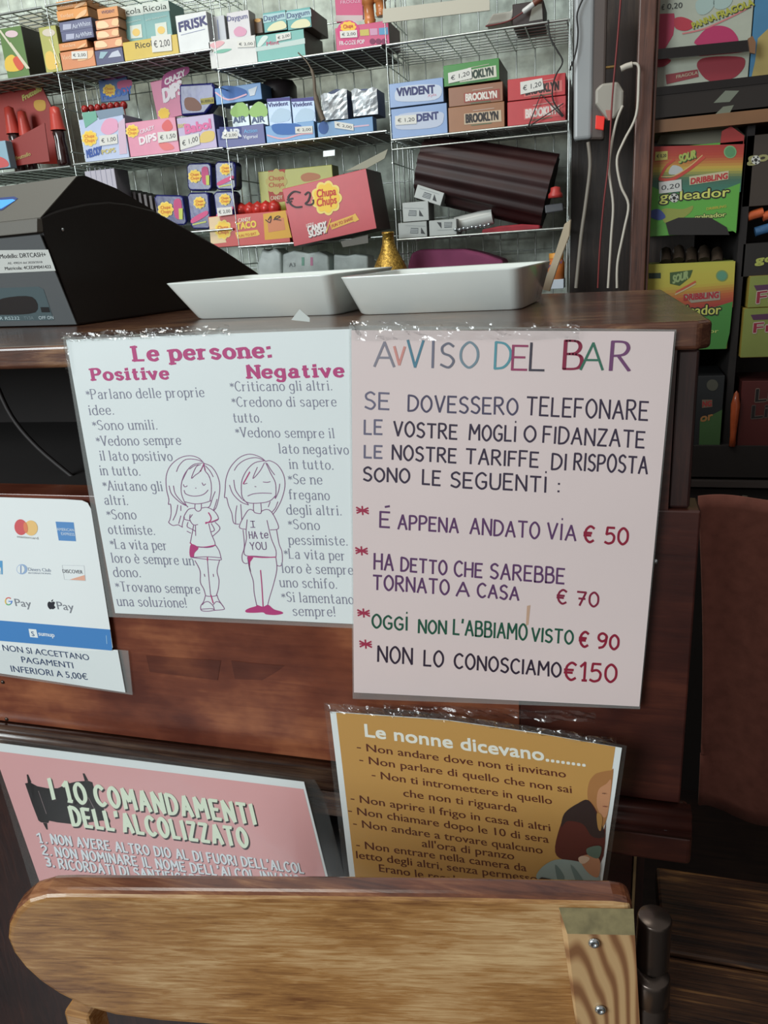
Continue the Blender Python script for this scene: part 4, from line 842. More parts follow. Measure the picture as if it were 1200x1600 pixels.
# herbal sweet packs in a yellow tray
for k, a in enumerate((q1(688, 45, 832, 25, 868, 232, 712, 252), q1(832, 22, 985, 2, 1012, 220, 862, 238))):
    def dr(pr, a=a):
        TL, TR, BR, BL = a
        pr.poly([TL, TR, (TR[0]+2.5, TR[1]+16), (TL[0]+2.5, TL[1]+16)], (206, 214, 206), 2)
        pr.text('Ricola', (TL[0]+3, TL[1]+13), (TR[0]-2, TR[1]+13), 9, (84, 104, 98), .01)
        m = ((BL[0]+BR[0])/2, (BL[1]+BR[1])/2); pr.poly([(m[0]-8, m[1]-24), (m[0]+10, m[1]-27), (m[0]+12, m[1]-6), (m[0]-6, m[1]-4)], (206, 214, 204), 3); pr.ell(m[0]+2, m[1]-14, 6, 6, (222, 190, 110), 4)
        pr.text('erbe balsamiche', (TL[0]+6, TL[1]+27), (TR[0]-2, TR[1]+25), 3, (196, 214, 208), layer=3)
    carton('sweet_pack', ['left teal herbal sweet pack with white top band', 'right teal herbal sweet pack with white top band'][k], a, Y=YF+.03, depth=.06, col=(112, 164, 162), draw=dr, snap=Z1b+.002, group='teal sweet packs in a yellow tray', cat='sweet pack')
def dr(pr):
    pr.text('Ricola', (212, 76), (244, 71), 9, (50, 48, 40), .01); price(pr, '€ 2,00', [(236, 57), (267, 53), (269, 79), (238, 82)])
carton('display_tray', 'yellow cardboard tray with dark script name below teal packs', [(191, 66), (276, 54), (280, 76), (194, 88)], depth=.02, col=(206, 176, 52), draw=dr, snap=Z1b, cat='tray')
def dr(pr): pr.text('FRISK', c1(1052, 186), c1(1215, 142), 14, (66, 66, 112), .04); pr.line(qpts(c1, 1060, 205, 1200, 170), (150, 156, 186), .8, 2); pr.line(qpts(c1, 1060, 125, 1200, 90), (170, 176, 200), .8, 2)
carton('mint_display', 'plain white mint display box with large dark blue lettering', [(273, 27), (322, 15), (328, 67), (281, 78)], depth=.09, col=(210, 214, 214), draw=dr, snap=Z1b)
# centre rack, level 1
def dr(pr): pr.line(qpts(c2f, 140, 110, 150, 215), (150, 160, 190), 2)
carton('mint_pack', 'small white mint pack standing beside the plain white box', q2(108, 92, 178, 84, 192, 222, 120, 232), Y=YF+.03, depth=.02, col=(196, 200, 208), snap=Z1c+.001, draw=dr, cat='mint pack')
def dr(pr): pr.text('Daygum', c2f(196, 118), c2f(306, 100), 8, (96, 96, 140), .02); pr.smooth(qpts(c2f, 230, 170, 260, 145, 300, 165, 290, 195, 245, 200), (206, 150, 176), 2)
carton('gum_pack', 'white and pink gum pack standing in a white tray', q2(190, 70, 312, 55, 328, 210, 205, 215), Y=YF+.03, depth=.03, col=(200, 196, 200), snap=Z1c+.001, draw=dr, cat='gum pack')
def dr(pr): pr.smooth(qpts(c2f, 100, 245, 150, 225, 180, 235, 140, 265, 110, 262), (220, 170, 176), 2); pr.smooth(qpts(c2f, 120, 290, 160, 272, 220, 270, 170, 292), (120, 180, 160), 2); price(pr, '€ 2,00', q2(248, 226, 342, 222, 345, 258, 250, 262))
carton('display_tray', 'white gum display tray with pink and green swirls', q2(90, 232, 350, 192, 355, 282, 98, 318), depth=.022, col=(206, 206, 202), snap=Z1c, draw=dr, cat='tray')
def dr(pr): pr.smooth(qpts(c2f, 360, 250, 390, 200, 420, 205, 380, 255), (206, 222, 216), 2); pr.text('Mint', c2f(412, 252), c2f(480, 242), 6, (200, 84, 120), .02, layer=3); pr.poly(qpts(c2f, 350, 262, 622, 210, 624, 240, 352, 285), (190, 208, 204), 1); price(pr, '€ 2,00', q2(462, 190, 543, 176, 546, 212, 465, 228))
carton('display_tray', 'teal and white gum display tray, dark brown side', q2(352, 200, 615, 158, 624, 240, 356, 282), depth=.10, col=(96, 170, 160), side=(58, 44, 40), snap=Z1c, draw=dr, cat='tray')
TLY = YF+.004
for k, a in enumerate((q2(390, 72, 515, 55, 528, 165, 400, 182), q2(518, 56, 655, 40, 660, 155, 530, 165))):
    def dr(pr, a=a):
        TL, TR, BR, BL = a; pr.text('Daygum', (TL[0]+2, TL[1]+13), (TR[0]-2, TR[1]+11), 8, (60, 76, 120), .02, layer=3); pr.poly([(TL[0], TL[1]+3), (TR[0], TR[1]+3), (TR[0]+1, TR[1]+14), (TL[0]+1, TL[1]+16)], (166, 200, 204), 2); pr.smooth([(BL[0]+5, BL[1]-3), (BL[0]+12, BL[1]-14), (BR[0]-8, BR[1]-14), (BR[0]-3, BR[1]-3)], (220, 218, 180), 3)
    t_, Q_ = carton('gum_pack', ['left of the two teal gum packs on the teal tray', 'right of the two teal gum packs on the teal tray'][k], a, depth=.09, col=(78, 160, 158), side=(64, 50, 46), draw=dr, cat='gum pack', group='teal gum packs')
carton('sweet_pack', 'small brown sweet pack between white and teal gum packs', q2(338, 105, 385, 98, 392, 180, 345, 190), Y=YF+.05, depth=.02, col=(96, 70, 50), snap=None, cat='sweet pack', draw=lambda pr: pr.ell(*c2f(362, 112), 5, 3, (206, 160, 96), 2))
def dr(pr):
    pr.ell(*c2f(862, 175), 18, 18, (206, 60, 120), 2); pr.flower(*c2f(862, 150), 12, 9, (236, 190, 60), 3); pr.text('Chupa', c2f(835, 158), c2f(888, 150), 6, (200, 60, 60), .02, layer=5)
    pr.poly(q2(925, 165, 975, 160, 978, 195, 928, 198), (196, 180, 90), 2); pr.poly(q2(980, 158, 1022, 156, 1024, 192, 984, 195), (200, 150, 180), 2); pr.poly(q2(1030, 155, 1080, 150, 1082, 190, 1032, 192), (90, 150, 190), 2)
    pr.text('FR-OOZE POP', c2f(815, 250), c2f(952, 240), 6.4, (226, 214, 220), .03); 
    for x in (995, 1028, 1060): pr.ell(*c2f(x, 228), 4.5, 4.5, (120, 40, 80), 3)
    price(pr, '€ 2,00', q2(815, 172, 910, 165, 912, 205, 818, 210))
carton('lolly_display', 'magenta lolly display box with round yellow badge', q2(790, 118, 1085, 150, 1092, 240, 792, 262), depth=.08, col=(200, 50, 108), side=(96, 56, 60), snap=Z1c, draw=dr, cat='box')
def dr(pr): pr.text('FROOZE', c2f(820, 22), c2f(930, 12), 5, (226, 180, 200), .02); pr.poly(q2(792, 84, 942, 84, 942, 116, 792, 118), (196, 180, 180), 2)
carton('lolly_display_card', 'magenta upright back card of the lolly display', q2(790, -30, 942, -35, 944, 118, 792, 116), Y=YF+.07, depth=.004, col=(196, 44, 104), draw=dr, cat='card')
for k, (a, b) in enumerate((((968, -20), (985, 145)), ((1035, -20), (1048, 90)))):
    p_ = onY(*c2f(*a), YF+.05); q_ = onY(*c2f(*b), YF+.05); mb = MB(); dv = (p_-q_)
    mb.tube([q_, q_+dv*.2, q_+dv*.25, q_+dv*.7, q_+dv*.75, p_], [.009, .011, .0095, .0095, .012, .011], 14, mat('caramel_plastic', (180, 112, 62), .25, var=.3, scale=50)); tag(mb.build('lolly_tube'), ['larger caramel coloured lolly tube in the magenta display', 'shorter caramel lolly tube at right of the magenta display'][k], 'lolly')

# right rack level 1: white bags, brown carton and marker
mb = MB(); mb.extrude([onY(*p, YF+.05) for p in qpts(c3f, 560, 140, 600, 75, 700, 60, 715, 30, 730, 30, 700, 118)], (0, .05, 0), mat('white_bag', (186, 186, 178), .6, var=.1)); 
o = mb.build('paper_bag', bevel=.003); tag(o, 'crumpled white paper bag lying on the top right shelf', 'bag')
def dr(pr): pr.poly(q3(820, 30, 870, 20, 875, 105, 800, 118), (150, 150, 140), 2)
carton('brown_carton', 'dark brown carton on the top right shelf', q3(705, 28, 880, -5, 880, 105, 712, 122), Y=YF+.01, depth=.08, col=(48, 30, 28), snap=Z1d, draw=dr)
mb = MB(); a = onY(*c3f(765, 68), YF-.004); b = onY(*c3f(825, 22), YF-.004); mb.tube([a, a.lerp(b, .1), b], [.003, .0045, .0045], 10, mat('marker_white', (206, 206, 204), .3)); mb.tube([b, b+(b-a)*.7], .005, 10, mat('marker_brown', (110, 62, 46), .4)); o = mb.build('marker_pen'); tag(o, 'white marker pen leaning on the brown carton', 'pen')
mb = MB(); mb.tube([onY(*c3f(*p), YF-.006) for p in smooth_pts([(560, 145), (640, 130), (700, 110), (770, 65)], False, 4)], .0012, 6, mat('red_string', (110, 40, 40), .6)); tag(mb.build('red_string'), 'thin red string over the top right shelf edge', 'string')
mb = MB(); mb.tube([onY(*c3f(*p), YF-.006) for p in smooth_pts([(905, 110), (915, 200), (950, 270), (985, 340), (950, 410), (930, 480), (935, 560), (990, 640)], False, 5)], .0013, 6, mat('black_cable', (26, 24, 24), .5)); tag(mb.build('black_cable'), 'black cord dangling before the red gum cartons', 'cord')
mb = MB(); mb.tube([onY(*c3f(*p), YF-.004) for p in [(795, 700), (865, 520), (985, 645)]], .0012, 6, _mats['black_cable']); mb.tube([onY(*c3f(*p), YF-.004) for p in [(810, 690), (990, 570)]], .0009, 6, _mats['black_cable']); tag(mb.build('bent_wire'), 'bent black wire loop standing before the lower red carton', 'wire')

# ---- level 2, left: cola bottle display
mb = MB(); zs_ = Z2a
pts = [onY(*p, YF+.09) for p in qpts(c1, -40, 500, 30, 482, 215, 480, 240, 500, 335, 700, 380, 960, -40, 960)]
t = thing('cola_sweet_display', 'red cardboard display for cola sweets at the far left', 'display', (pts[0].x+.05, YF+.06, Z2a))
mb.extrude(pts, (0, .003, 0), mat('display_red', (164, 52, 44), .45, var=.1, scale=20)); mb.build('back_card', t)
pr = Print((0, YF+.09, 0), (0, 1, 0), .0003); pr.smooth(qpts(c1, 205, 590, 260, 590, 265, 640, 225, 650, 200, 625), (206, 160, 60), 2); pr.text('Fruttello', c1(135, 590), c1(245, 530), 8, (206, 200, 110), .05, layer=3); pr.build('print', t)
mb = MB(); mb.extrude([onY(*p, YF+.005) for p in qpts(c1, -40, 800, 55, 830, 260, 720, 290, 945, -40, 990)], (0, .002, 0), mat('display_red_dark', (138, 42, 36), .45)); mb.build('front_card', t)
pr = Print((0, YF+.005, 0), (0, 1, 0), .0003); pr.text('Fruttello', c1(95, 940), c1(180, 910), 6, (170, 150, 90), .03, layer=3); pr.build('front_print', t)
M_cola = mat('dark_cola', (44, 20, 20), .15, spec=.8); M_cap = mat('red_cap', (190, 70, 60), .3)
for k, (cx, yt, yb, sc) in enumerate(((303, 615, 975, 1.0), (35, 615, 830, 1.0), (110, 640, 780, .9))):
    Yc = YF+.05 if k else YF-.006; a = onY(*c1(cx-10, yt), Yc); b = onY(*c1(cx+25, 975), Yc); h = a.z-Z2a; r = .0135*sc
    t2 = thing('cola_bottle_sweet', ['dark cola bottle shaped sweet with red cap, nearest the rack side', 'dark cola bottle sweet with red cap at the picture edge', 'dark cola bottle sweet between the two others'][k], 'sweet', (a.x, Yc+.012, Z2a), 'cola bottle sweets')
    mb = MB(); mb.lathe((a.x, Yc+.012, Z2a), [(0, 0), (r*.9, .001), (r, .006), (r*.95, h*.3), (r*.8, h*.42), (r*.95, h*.55), (r*.7, h*.62)], 16, M_cola); mb.build('bottle', t2)
    mb = MB(); mb.lathe((a.x, Yc+.012, Z2a), [(r*1.15, h*.60), (r*1.05, h*.66), (r*.85, h*.85), (r*.7, h*.97), (0, h)], 16, M_cap); mb.build('cap', t2)
    mb = MB(); mb.tube([(a.x-.001, Yc+.012-r-.0006, Z2a+h*.1), (a.x-.001, Yc+.012-r-.0003, Z2a+h*.5)], .0008, 6, mat('pale_line_grey', (190, 190, 190), .3)); mb.build('pale_line', t2)  # thin pale line down the front of each bottle
carton('small_blue_box', 'small light blue and red box at the picture left edge', [(-20, 222), (11, 220), (14, 262), (-20, 266)], Y=YF-.02, depth=.02, col=(140, 176, 196), draw=lambda pr: pr.smooth([(-15, 262), (-5, 245), (10, 250), (12, 260)], (200, 90, 90), 2), cat='box')

# ---- level 2, second rack
def dr(pr):
    daisy(pr, 140, 216, 12, 3, True); pr.text('MELODY', c1(512, 925), c1(600, 900), 12, (50, 84, 160), .04, layer=3); pr.text('POPS', c1(598, 905), c1(678, 890), 7, (206, 190, 110), .04, layer=4); pr.smooth(qpts(c1, 590, 760, 620, 700, 680, 700, 690, 760, 630, 790), (222, 160, 190), 2); pr.poly(q1(690, 720, 730, 690, 745, 900, 700, 905), (206, 180, 200), 2)
    pr.poly(q1(480, 660, 560, 650, 570, 700, 500, 750), (110, 170, 150), 2); pr.poly(q1(560, 650, 720, 625, 725, 670, 580, 700), (120, 140, 160), 2)
    price(pr, '€ 1,00', q1(580, 795, 685, 785, 690, 840, 585, 855))
carton('whistle_lolly_box', 'pale blue box of whistle lollies, one euro label, far left', q1(475, 730, 722, 640, 752, 912, 492, 945), depth=.07, col=(176, 190, 222), snap=Z2b, draw=dr)
random.seed(3)
for k in range(7):
    x = 495+k*38; p_ = onY(*c1(x, 625-k*4), YF+.03+.01*(k % 2)); mb = MB()
    mb.lathe(p_-Vector((0, 0, .012)), [(.001, -.03), (.0012, 0), (.006, .002), (.0075, .008), (.005, .013), (0, .015)], 10, mat('red_wrapper', (150, 36, 34), .3, var=.3, scale=90)); tag(mb.build('red_lolly'), 'red wrapped lolly, %s from the left in the row above the pale blue box' % ORD[k], 'lolly', 'red lollies in the pale blue box')
def dr(pr): daisy(pr, *c1(640, 530), 10, 3, True); pr.text('MELODY', c1(600, 585), c1(775, 545), 11, (60, 110, 190), .05, layer=3); pr.smooth(qpts(c1, 600, 430, 720, 420, 730, 450, 620, 470), (160, 90, 150), 2); pr.smooth(qpts(c1, 690, 480, 770, 470, 760, 530, 700, 530), (190, 90, 130), 2)
carton('lolly_box_card', 'blue and magenta back card of the whistle lollies', q1(555, 430, 715, 405, 780, 590, 605, 590), Y=YF+.10, depth=.004, col=(70, 104, 158), tilt=True, draw=dr, cat='card')
def dr(pr):
    daisy(pr, *c1(775, 768), 10, 3, True); pr.text('CRAZY', c1(822, 785), c1(905, 755), 6, (226, 206, 216), .05, layer=3); pr.text('DIPS', c1(820, 848), c1(918, 820), 11, (232, 222, 226), .05, layer=3)
    pr.smooth(qpts(c1, 950, 730, 985, 700, 1012, 745, 985, 770, 955, 760), (214, 100, 100), 2); pr.smooth(qpts(c1, 930, 840, 990, 838, 1020, 870, 960, 880), (222, 120, 120), 2); price(pr, '€ 1,50', q1(922, 775, 1035, 765, 1040, 822, 928, 838))
carton('dip_lolly_box', 'pink dip lolly box with white lettering and daisy badge', q1(735, 718, 1030, 688, 1050, 882, 762, 912), depth=.05, col=(216, 132, 160), snap=Z2b, draw=dr)
def dr(pr): pr.text('CRAZY', c1(968, 500), c1(1085, 440), 9, (232, 222, 226), .05, layer=4); pr.text('DIPS', c1(962, 600), c1(1070, 545), 20, (232, 226, 230), .07, layer=4); daisy(pr, *c1(960, 665), 9, 3, False); pr.smooth(qpts(c1, 950, 460, 990, 420, 1090, 390, 1110, 410, 1090, 440, 990, 500, 950, 560), (160, 60, 120), 2)
carton('dip_lolly_card', 'pink upright back card of the dip lollies', q1(885, 490, 1060, 430, 1090, 680, 920, 700), Y=YF+.07, depth=.004, col=(204, 104, 140), tilt=True, draw=dr, cat='card')
def dr(pr): pr.text('BIG', c1(1045, 750), c1(1090, 745), 6, (206, 190, 120), .04, layer=3); pr.text('Babol', c2f(-35, 738), c2f(105, 705), 14, (214, 110, 160), .06, layer=3); pr.smooth(qpts(c2f, 60, 730, 120, 725, 115, 775, 40, 785), (216, 190, 110), 2); price(pr, '€ 1,00', q1(1050, 800, 1165, 780, 1172, 845, 1058, 880))
carton('bubble_gum_box', 'lilac bubble gum box with pink lettering', q2(-88, 645, 120, 635, 138, 800, -60, 838), depth=.06, col=(176, 160, 196), side=(50, 52, 120), snap=Z2b, draw=dr)
def bag(name, label, pts, Y, d, m, sub=None, cat='bag', bev=.004):
    P_ = [onY(*p, Y) for p in pts]; t = thing(name, label, cat, tuple(sum(P_, Vector())/len(P_)+Vector((0, d/2, 0))))
    mb = MB(); mb.extrude(P_, (0, d, 0), m); mb.build('pouch', t, bev, 3)
    if sub:
        pr = Print((0, Y, 0), (0, 1, 0), .0005); sub(pr); pr.build('print', t)
    return t
M_blue = mat('glossy_blue_foil', (28, 32, 100), .22, var=.35, scale=30, bump=.3)
bag('blue_sweet_bag', 'open dark blue sweet bag on the lilac gum box', qpts(c2f, -72, 465, 110, 455, 125, 480, 125, 560, 70, 630, -60, 640, -70, 560), YF+.03, .03, M_blue, lambda pr: (pr.smooth(qpts(c2f, -40, 545, 10, 540, 50, 580, 40, 610, -30, 605), (110, 74, 60), 1), pr.poly(q2(45, 545, 120, 535, 122, 570, 50, 578), (150, 140, 60), 1), pr.text('BUBBLE', c2f(50, 568), c2f(118, 560), 4, (40, 40, 30), .02)))
# ---- level 2, centre rack
def dr(pr): pr.poly(q2(150, 700, 272, 700, 275, 765, 155, 772), (52, 62, 128), 1); pr.text('AIR', c2f(165, 760), c2f(272, 752), 12, (214, 220, 230), .06, layer=3); pr.text('Action', c2f(288, 735), c2f(360, 728), 6, (110, 170, 220), .03); pr.text('Vigorsol', c2f(285, 765), c2f(362, 760), 5.4, (214, 220, 236), .03); price(pr, '€ 2,00', q2(168, 728, 252, 724, 254, 762, 170, 766), layer=5)
carton('display_tray', 'dark blue gum tray with white capitals', q2(135, 700, 398, 692, 402, 775, 142, 795), depth=.025, col=(60, 66, 140), snap=Z2c, draw=dr, cat='tray')
def blister(label, a, c, dr): carton('gum_pack', label, a, Y=YF+.032, depth=.012, col=c, draw=dr, snap=Z2c+.001, cat='gum pack', group='gum packs on the middle shelf', rough=.25)
for k, x in enumerate((212, 315)):
    def dr(pr, x=x): pr.smooth(qpts(c2f, x, 610, x+50, 560, x+95, 590, x+95, 640, x+20, 645), (150, 190, 110), 2); pr.text('AIR', c2f(x+15, 680), c2f(x+85, 670), 9, (80, 96, 130), .04, layer=3)
    blister(['left light green and silver gum pack in blue tray', 'right light green and silver gum pack in blue tray'][k], q2(x, 585, x+98, 570, x+105, 690, x+12, 695), (176, 196, 200), dr)
for k, x in enumerate((412, 545)):
    def dr(pr, x=x): pr.text('Vivident', c2f(x+8, 592), c2f(x+118, 580), 7, (60, 60, 120), .03, layer=3); pr.smooth(qpts(c2f, x+20, 670, x+60, 600, x+125, 610, x+120, 665), (180, 204, 224), 2); pr.poly(q2(x, 545, x+128, 535, x+128, 555, x, 562), (66, 60, 130), 2)
    blister(['left light blue gum pack with a violet top band', 'right light blue gum pack with a violet top band'][k], q2(x, 545, x+128, 535, x+140, 672, x+14, 685), (140, 170, 212), dr)
def dr(pr): pr.smooth(qpts(c2f, 440, 690, 520, 680, 600, 690, 590, 735, 470, 740), (50, 104, 176), 2); pr.line(qpts(c2f, 415, 745, 500, 765, 600, 740, 665, 735), (226, 170, 180), 2.2, 3); price(pr, '€ 2,00', q2(568, 700, 664, 694, 666, 732, 570, 736))
carton('display_tray', 'light blue gum tray with a pink swoosh', q2(405, 690, 675, 672, 678, 758, 410, 778), depth=.025, col=(96, 150, 204), snap=Z2c, draw=dr, cat='tray')
def dr(pr): pr.ell(*c2f(725, 705), 8, 10, (40, 84, 150), 2); pr.line(qpts(c2f, 830, 705, 975, 690), (206, 176, 196), 2.4, 2); pr.text('XYLIT', c2f(690, 675), c2f(700, 672), 1, (60, 100, 160)); price(pr, '€ 2,00', q2(785, 668, 890, 685, 892, 720, 788, 705))
carton('display_tray', 'light blue gum tray beneath the two silver foil packs', q2(690, 675, 998, 645, 1000, 718, 694, 750), depth=.025, col=(88, 140, 190), snap=Z2c, draw=dr, cat='tray')
M_silver = mat('crumpled_silver_foil', (206, 212, 216), .4, metal=.45, var=.2, scale=60, bump=.9)
for k, pts in enumerate((qpts(c2f, 710, 530, 790, 490, 855, 495, 862, 655, 735, 665), qpts(c2f, 880, 500, 950, 488, 1020, 490, 1028, 630, 893, 645))):
    rnd = random.Random(k); Yk = YF+.034; P_ = [onY(*p, Yk) for p in pts]
    mb = MB(); a, b, c_, d_, e_ = P_; rows = []
    for j in range(9):
        v = j/8; L_ = e_.lerp(a, v); R_ = d_.lerp(c_, v); rows.append([L_.lerp(R_, i/7)+Vector((0, -.004*math.sin(math.pi*i/7)-rnd.uniform(0, .004), (.003*math.sin(i*1.3) if j == 8 else 0))) for i in range(8)])
    mb.grid(rows, M_silver, sm=False); mb.extrude([p+Vector((0, .002, 0)) for p in P_], (0, .05, 0), mat('pack_blue_side', (70, 84, 120), .5)); tag(mb.build('foil_pack'), ['left crumpled silver foil gum pack', 'right crumpled silver foil gum pack'][k], 'gum pack', 'silver foil packs')
def dr(pr): pr.smooth(qpts(c2f, 160, 480, 230, 475, 300, 500, 290, 535, 190, 540), (52, 104, 176), 2); pr.line(qpts(c2f, 130, 510, 200, 550, 300, 520), (226, 180, 196), 2.5, 3); pr.poly(qpts(c2f, 310, 495, 360, 475, 345, 525, 320, 530), (214, 222, 230), 3)
carton('gum_box_lid', 'blue gum box lying on top of the green and silver packs', q2(125, 478, 380, 465, 388, 560, 130, 568), Y=YF+.03, depth=.05, col=(84, 140, 200), draw=dr, snap=None)
mb = MB(); mb.lathe(onY(*c2f(480, 500), YF+.12)-Vector((0, 0, .045)), [(.0, 0), (.034, .001), (.036, .05), (.03, .06), (0, .065)], 20, mat('dark_tub', (40, 34, 36), .4)); tag(mb.build('dark_tub'), 'round dark tub at the back behind light blue packs', 'tub')
mb = MB(); mb.tube([onY(*c2f(*p), YF-.008) for p in smooth_pts([(585, 290), (640, 350), (670, 420), (680, 520), (700, 600), (725, 665)], False, 5)], [.0012]*8+[.003]*8+[.005]*10, 8, mat('dry_strip', (104, 92, 78), .6)); tag(mb.build('hanging_strip'), 'curled greyish strip hanging before the foil packs', 'strip')

# ---- level 2, right rack: chewing gum cartons
def viv(lower):
    def dr(pr):
        if lower: pr.smooth(qpts(c3f, 60, 690, 90, 630, 300, 615, 330, 650, 290, 700, 100, 715), (186, 196, 216), 2); pr.text('DENT', c3f(182, 670), c3f(300, 655), 11, (52, 60, 112), .05, layer=3); price(pr, '€ 1,20', q3(60, 640, 178, 632, 180, 682, 64, 690))
        else: pr.smooth(qpts(c3f, 60, 540, 90, 480, 280, 465, 320, 500, 280, 550, 100, 560), (196, 206, 222), 2); pr.text('ViViDENT', c3f(72, 530), c3f(280, 512), 12, (46, 52, 104), .05, layer=3); pr.text('Xylit', c3f(240, 535), c3f(290, 528), 4, (206, 130, 150), .02, layer=3)
    return dr
def brk(c, tone, wcol, st=None):
    a = c
    def dr(pr):
        TL, TR, BR, BL = a; W_ = BR[0]-BL[0]; H = BL[1]-TL[1]
        f = lambda s_, v_: (TL[0]*(1-s_)*(1-v_)+TR[0]*s_*(1-v_)+BL[0]*(1-s_)*v_+BR[0]*s_*v_, TL[1]*(1-s_)*(1-v_)+TR[1]*s_*(1-v_)+BL[1]*(1-s_)*v_+BR[1]*s_*v_)
        pr.poly([f(.28, .38), f(.94, .32), f(.94, .84), f(.28, .88)], tone, 2)
        pr.text('BROOKLYN', f(.31, .80), f(.88, .74), H*.38, wcol, .045, layer=3)
        pr.line([f(.40, .93), f(.76, .88)], (70, 120, 90), 1, 3); pr.line([f(.44, .27), f(.82, .22)], (206, 190, 180), .7, 3, False)
        if st: price(pr, '€ 1,20', [f(*st[0]), f(*st[1]), f(*st[2]), f(*st[3])])
    return dr
gg = 'chewing gum cartons on the right rack'
q_ = q3(40, 592, 348, 578, 350, 712, 42, 735); carton('gum_carton', 'lower pale blue gum carton with price label, rack left end', q_, depth=.12, col=(128, 158, 206), snap=Z2d, draw=viv(True), group=gg)
q_ = q3(20, 460, 326, 432, 330, 572, 28, 588); carton('gum_carton', 'upper pale blue gum carton with full dark lettering', q_, depth=.12, col=(136, 164, 210), draw=viv(False), group=gg)
q_ = q3(355, 588, 662, 565, 668, 688, 356, 708); carton('gum_carton', 'lower brown gum carton with black lettering', q_, depth=.12, col=(156, 104, 66), snap=Z2d, draw=brk(q_, (196, 176, 150), (40, 34, 34)), group=gg)
q_ = q3(355, 485, 652, 450, 660, 565, 358, 585); carton('gum_carton', 'upper brown gum carton with white lettering, below the green one', q_, depth=.12, col=(150, 100, 72), draw=brk(q_, (150, 70, 60), (220, 214, 206)), group=gg)
q_ = q3(326, 365, 632, 318, 642, 440, 332, 480); carton('gum_carton', 'green gum carton topping the brown pair, price label', q_, depth=.12, col=(64, 140, 60), side=(70, 66, 50), draw=brk(q_, (206, 206, 190), (40, 60, 50), ((.08, .36), (.50, .26), (.50, .76), (.08, .86))), group=gg, tilt=True)
q_ = q3(680, 565, 1002, 525, 1004, 655, 682, 685); carton('gum_carton', 'lower red gum carton behind the bent black wire', q_, depth=.12, col=(196, 62, 66), snap=Z2d, draw=brk(q_, (206, 100, 100), (222, 210, 204)), group=gg)
q_ = q3(680, 440, 1000, 400, 1003, 520, 684, 562); carton('gum_carton', 'upper red gum carton with price label', q_, depth=.12, col=(198, 56, 60), draw=brk(q_, (206, 110, 106), (50, 40, 40), ((.22, .18), (.60, .12), (.62, .64), (.22, .74))), group=gg)

# ---- level 3, second rack
def dr(pr):
    for i in range(5): pr.line([(140+i*8, 262), (144+i*8, 290)], (150, 150, 170), .7, 2)
carton('lilac_carton', 'pale lilac printed carton peeping above the cash register', [(130, 268), (178, 263), (184, 300), (140, 306)], depth=.05, col=(176, 172, 186), draw=dr, snap=Z3b)
t = thing('slatted_holder', 'dark slatted holder standing behind the cash register', 'holder', (onY(215, 325, YF+.06).x, YF+.08, Z3b))
for i in range(7):
    a = onY(190+i*8.5, 296+i*2, YF+.05); mb = MB(); mb.box(a.x, a.x+.006, YF+.05, YF+.12, Z3b, a.z, mat('grey_slat', (92, 84, 84), .4, var=.2, scale=30)); mb.build('slat', t)
def tin(name, label, quad, kind):
    def dr(pr):
        TL, TR, BR, BL = quad; cx = sum(p[0] for p in quad)/4; cy = sum(p[1] for p in quad)/4; w_ = TR[0]-TL[0]; h = BL[1]-TL[1]
        if kind == 0: daisy(pr, cx-w_*.18, cy-h*.02, w_*.26, 3, True); pr.smooth([(cx+w_*.1, cy-h*.3), (cx+w_*.34, cy-h*.32), (cx+w_*.36, cy+h*.25), (cx+w_*.14, cy+h*.22)], (190, 70, 120), 2); pr.poly([(cx+w_*.26, cy-h*.05), (cx+w_*.4, cy-h*.06), (cx+w_*.4, cy+h*.3), (cx+w_*.28, cy+h*.3)], (190, 200, 90), 4)
        else:
            daisy(pr, cx, cy-h*.22, w_*.27, 3, True); pr.smooth([(cx-w_*.35, cy+h*.22), (cx+w_*.3, cy-h*.0), (cx+w_*.35, cy+h*.12), (cx-w_*.3, cy+h*.34)], (206, 80, 130), 2); pr.line([(cx-w_*.3, cy+h*.38), (cx+w_*.3, cy+h*.3)], (190, 200, 100), 2, 3)
    pts = []; TL, TR, BR, BL = quad
    bag(name, label, [(TL[0]+4, TL[1]), (TR[0]-4, TR[1]), (TR[0], TR[1]+5), (BR[0], BR[1]-5), (BR[0]-4, BR[1]), (BL[0]+4, BL[1]), (BL[0], BL[1]-5), (TL[0], TL[1]+5)], YF+(.02 if kind == 0 else .012), .03, M_blue, dr, 'sweet bag', .003)
tin('sweet_tub', 'left upper dark blue sweet tub with daisy badge', [(291, 255), (330, 254), (331, 298), (293, 298)], 0)
tin('sweet_tub', 'right upper dark blue sweet tub with tall daisy badge', [(335, 252), (368, 252), (369, 297), (337, 297)], 1)
tin('sweet_bag', 'flat dark blue sweet bag near the cash register slope', [(240, 304), (286, 305), (292, 352), (250, 352)], 0)
tin('sweet_bag', 'centre lower dark blue sweet bag hanging under the tub', [(292, 301), (326, 300), (330, 358), (298, 358)], 1)
tin('sweet_bag', 'right lower dark blue sweet bag with price label', [(333, 299), (366, 298), (368, 345), (338, 348)], 1)
pl = MB(); pl.extrude([onY(*p, YF-.004) for p in [(339, 325), (362, 323), (363, 335), (340, 338)]], (0, .0006, 0), M_label); tt = pl.build('price_label'); tag(tt, 'loose two euro price label on dark blue bag', 'price label')
pr = Print((0, YF-.004, 0), (0, 1, 0), .0002); pr.text('€ 2,00', (342, 334), (360, 332), 5, (60, 60, 64), .004); pr.build('print', tt)

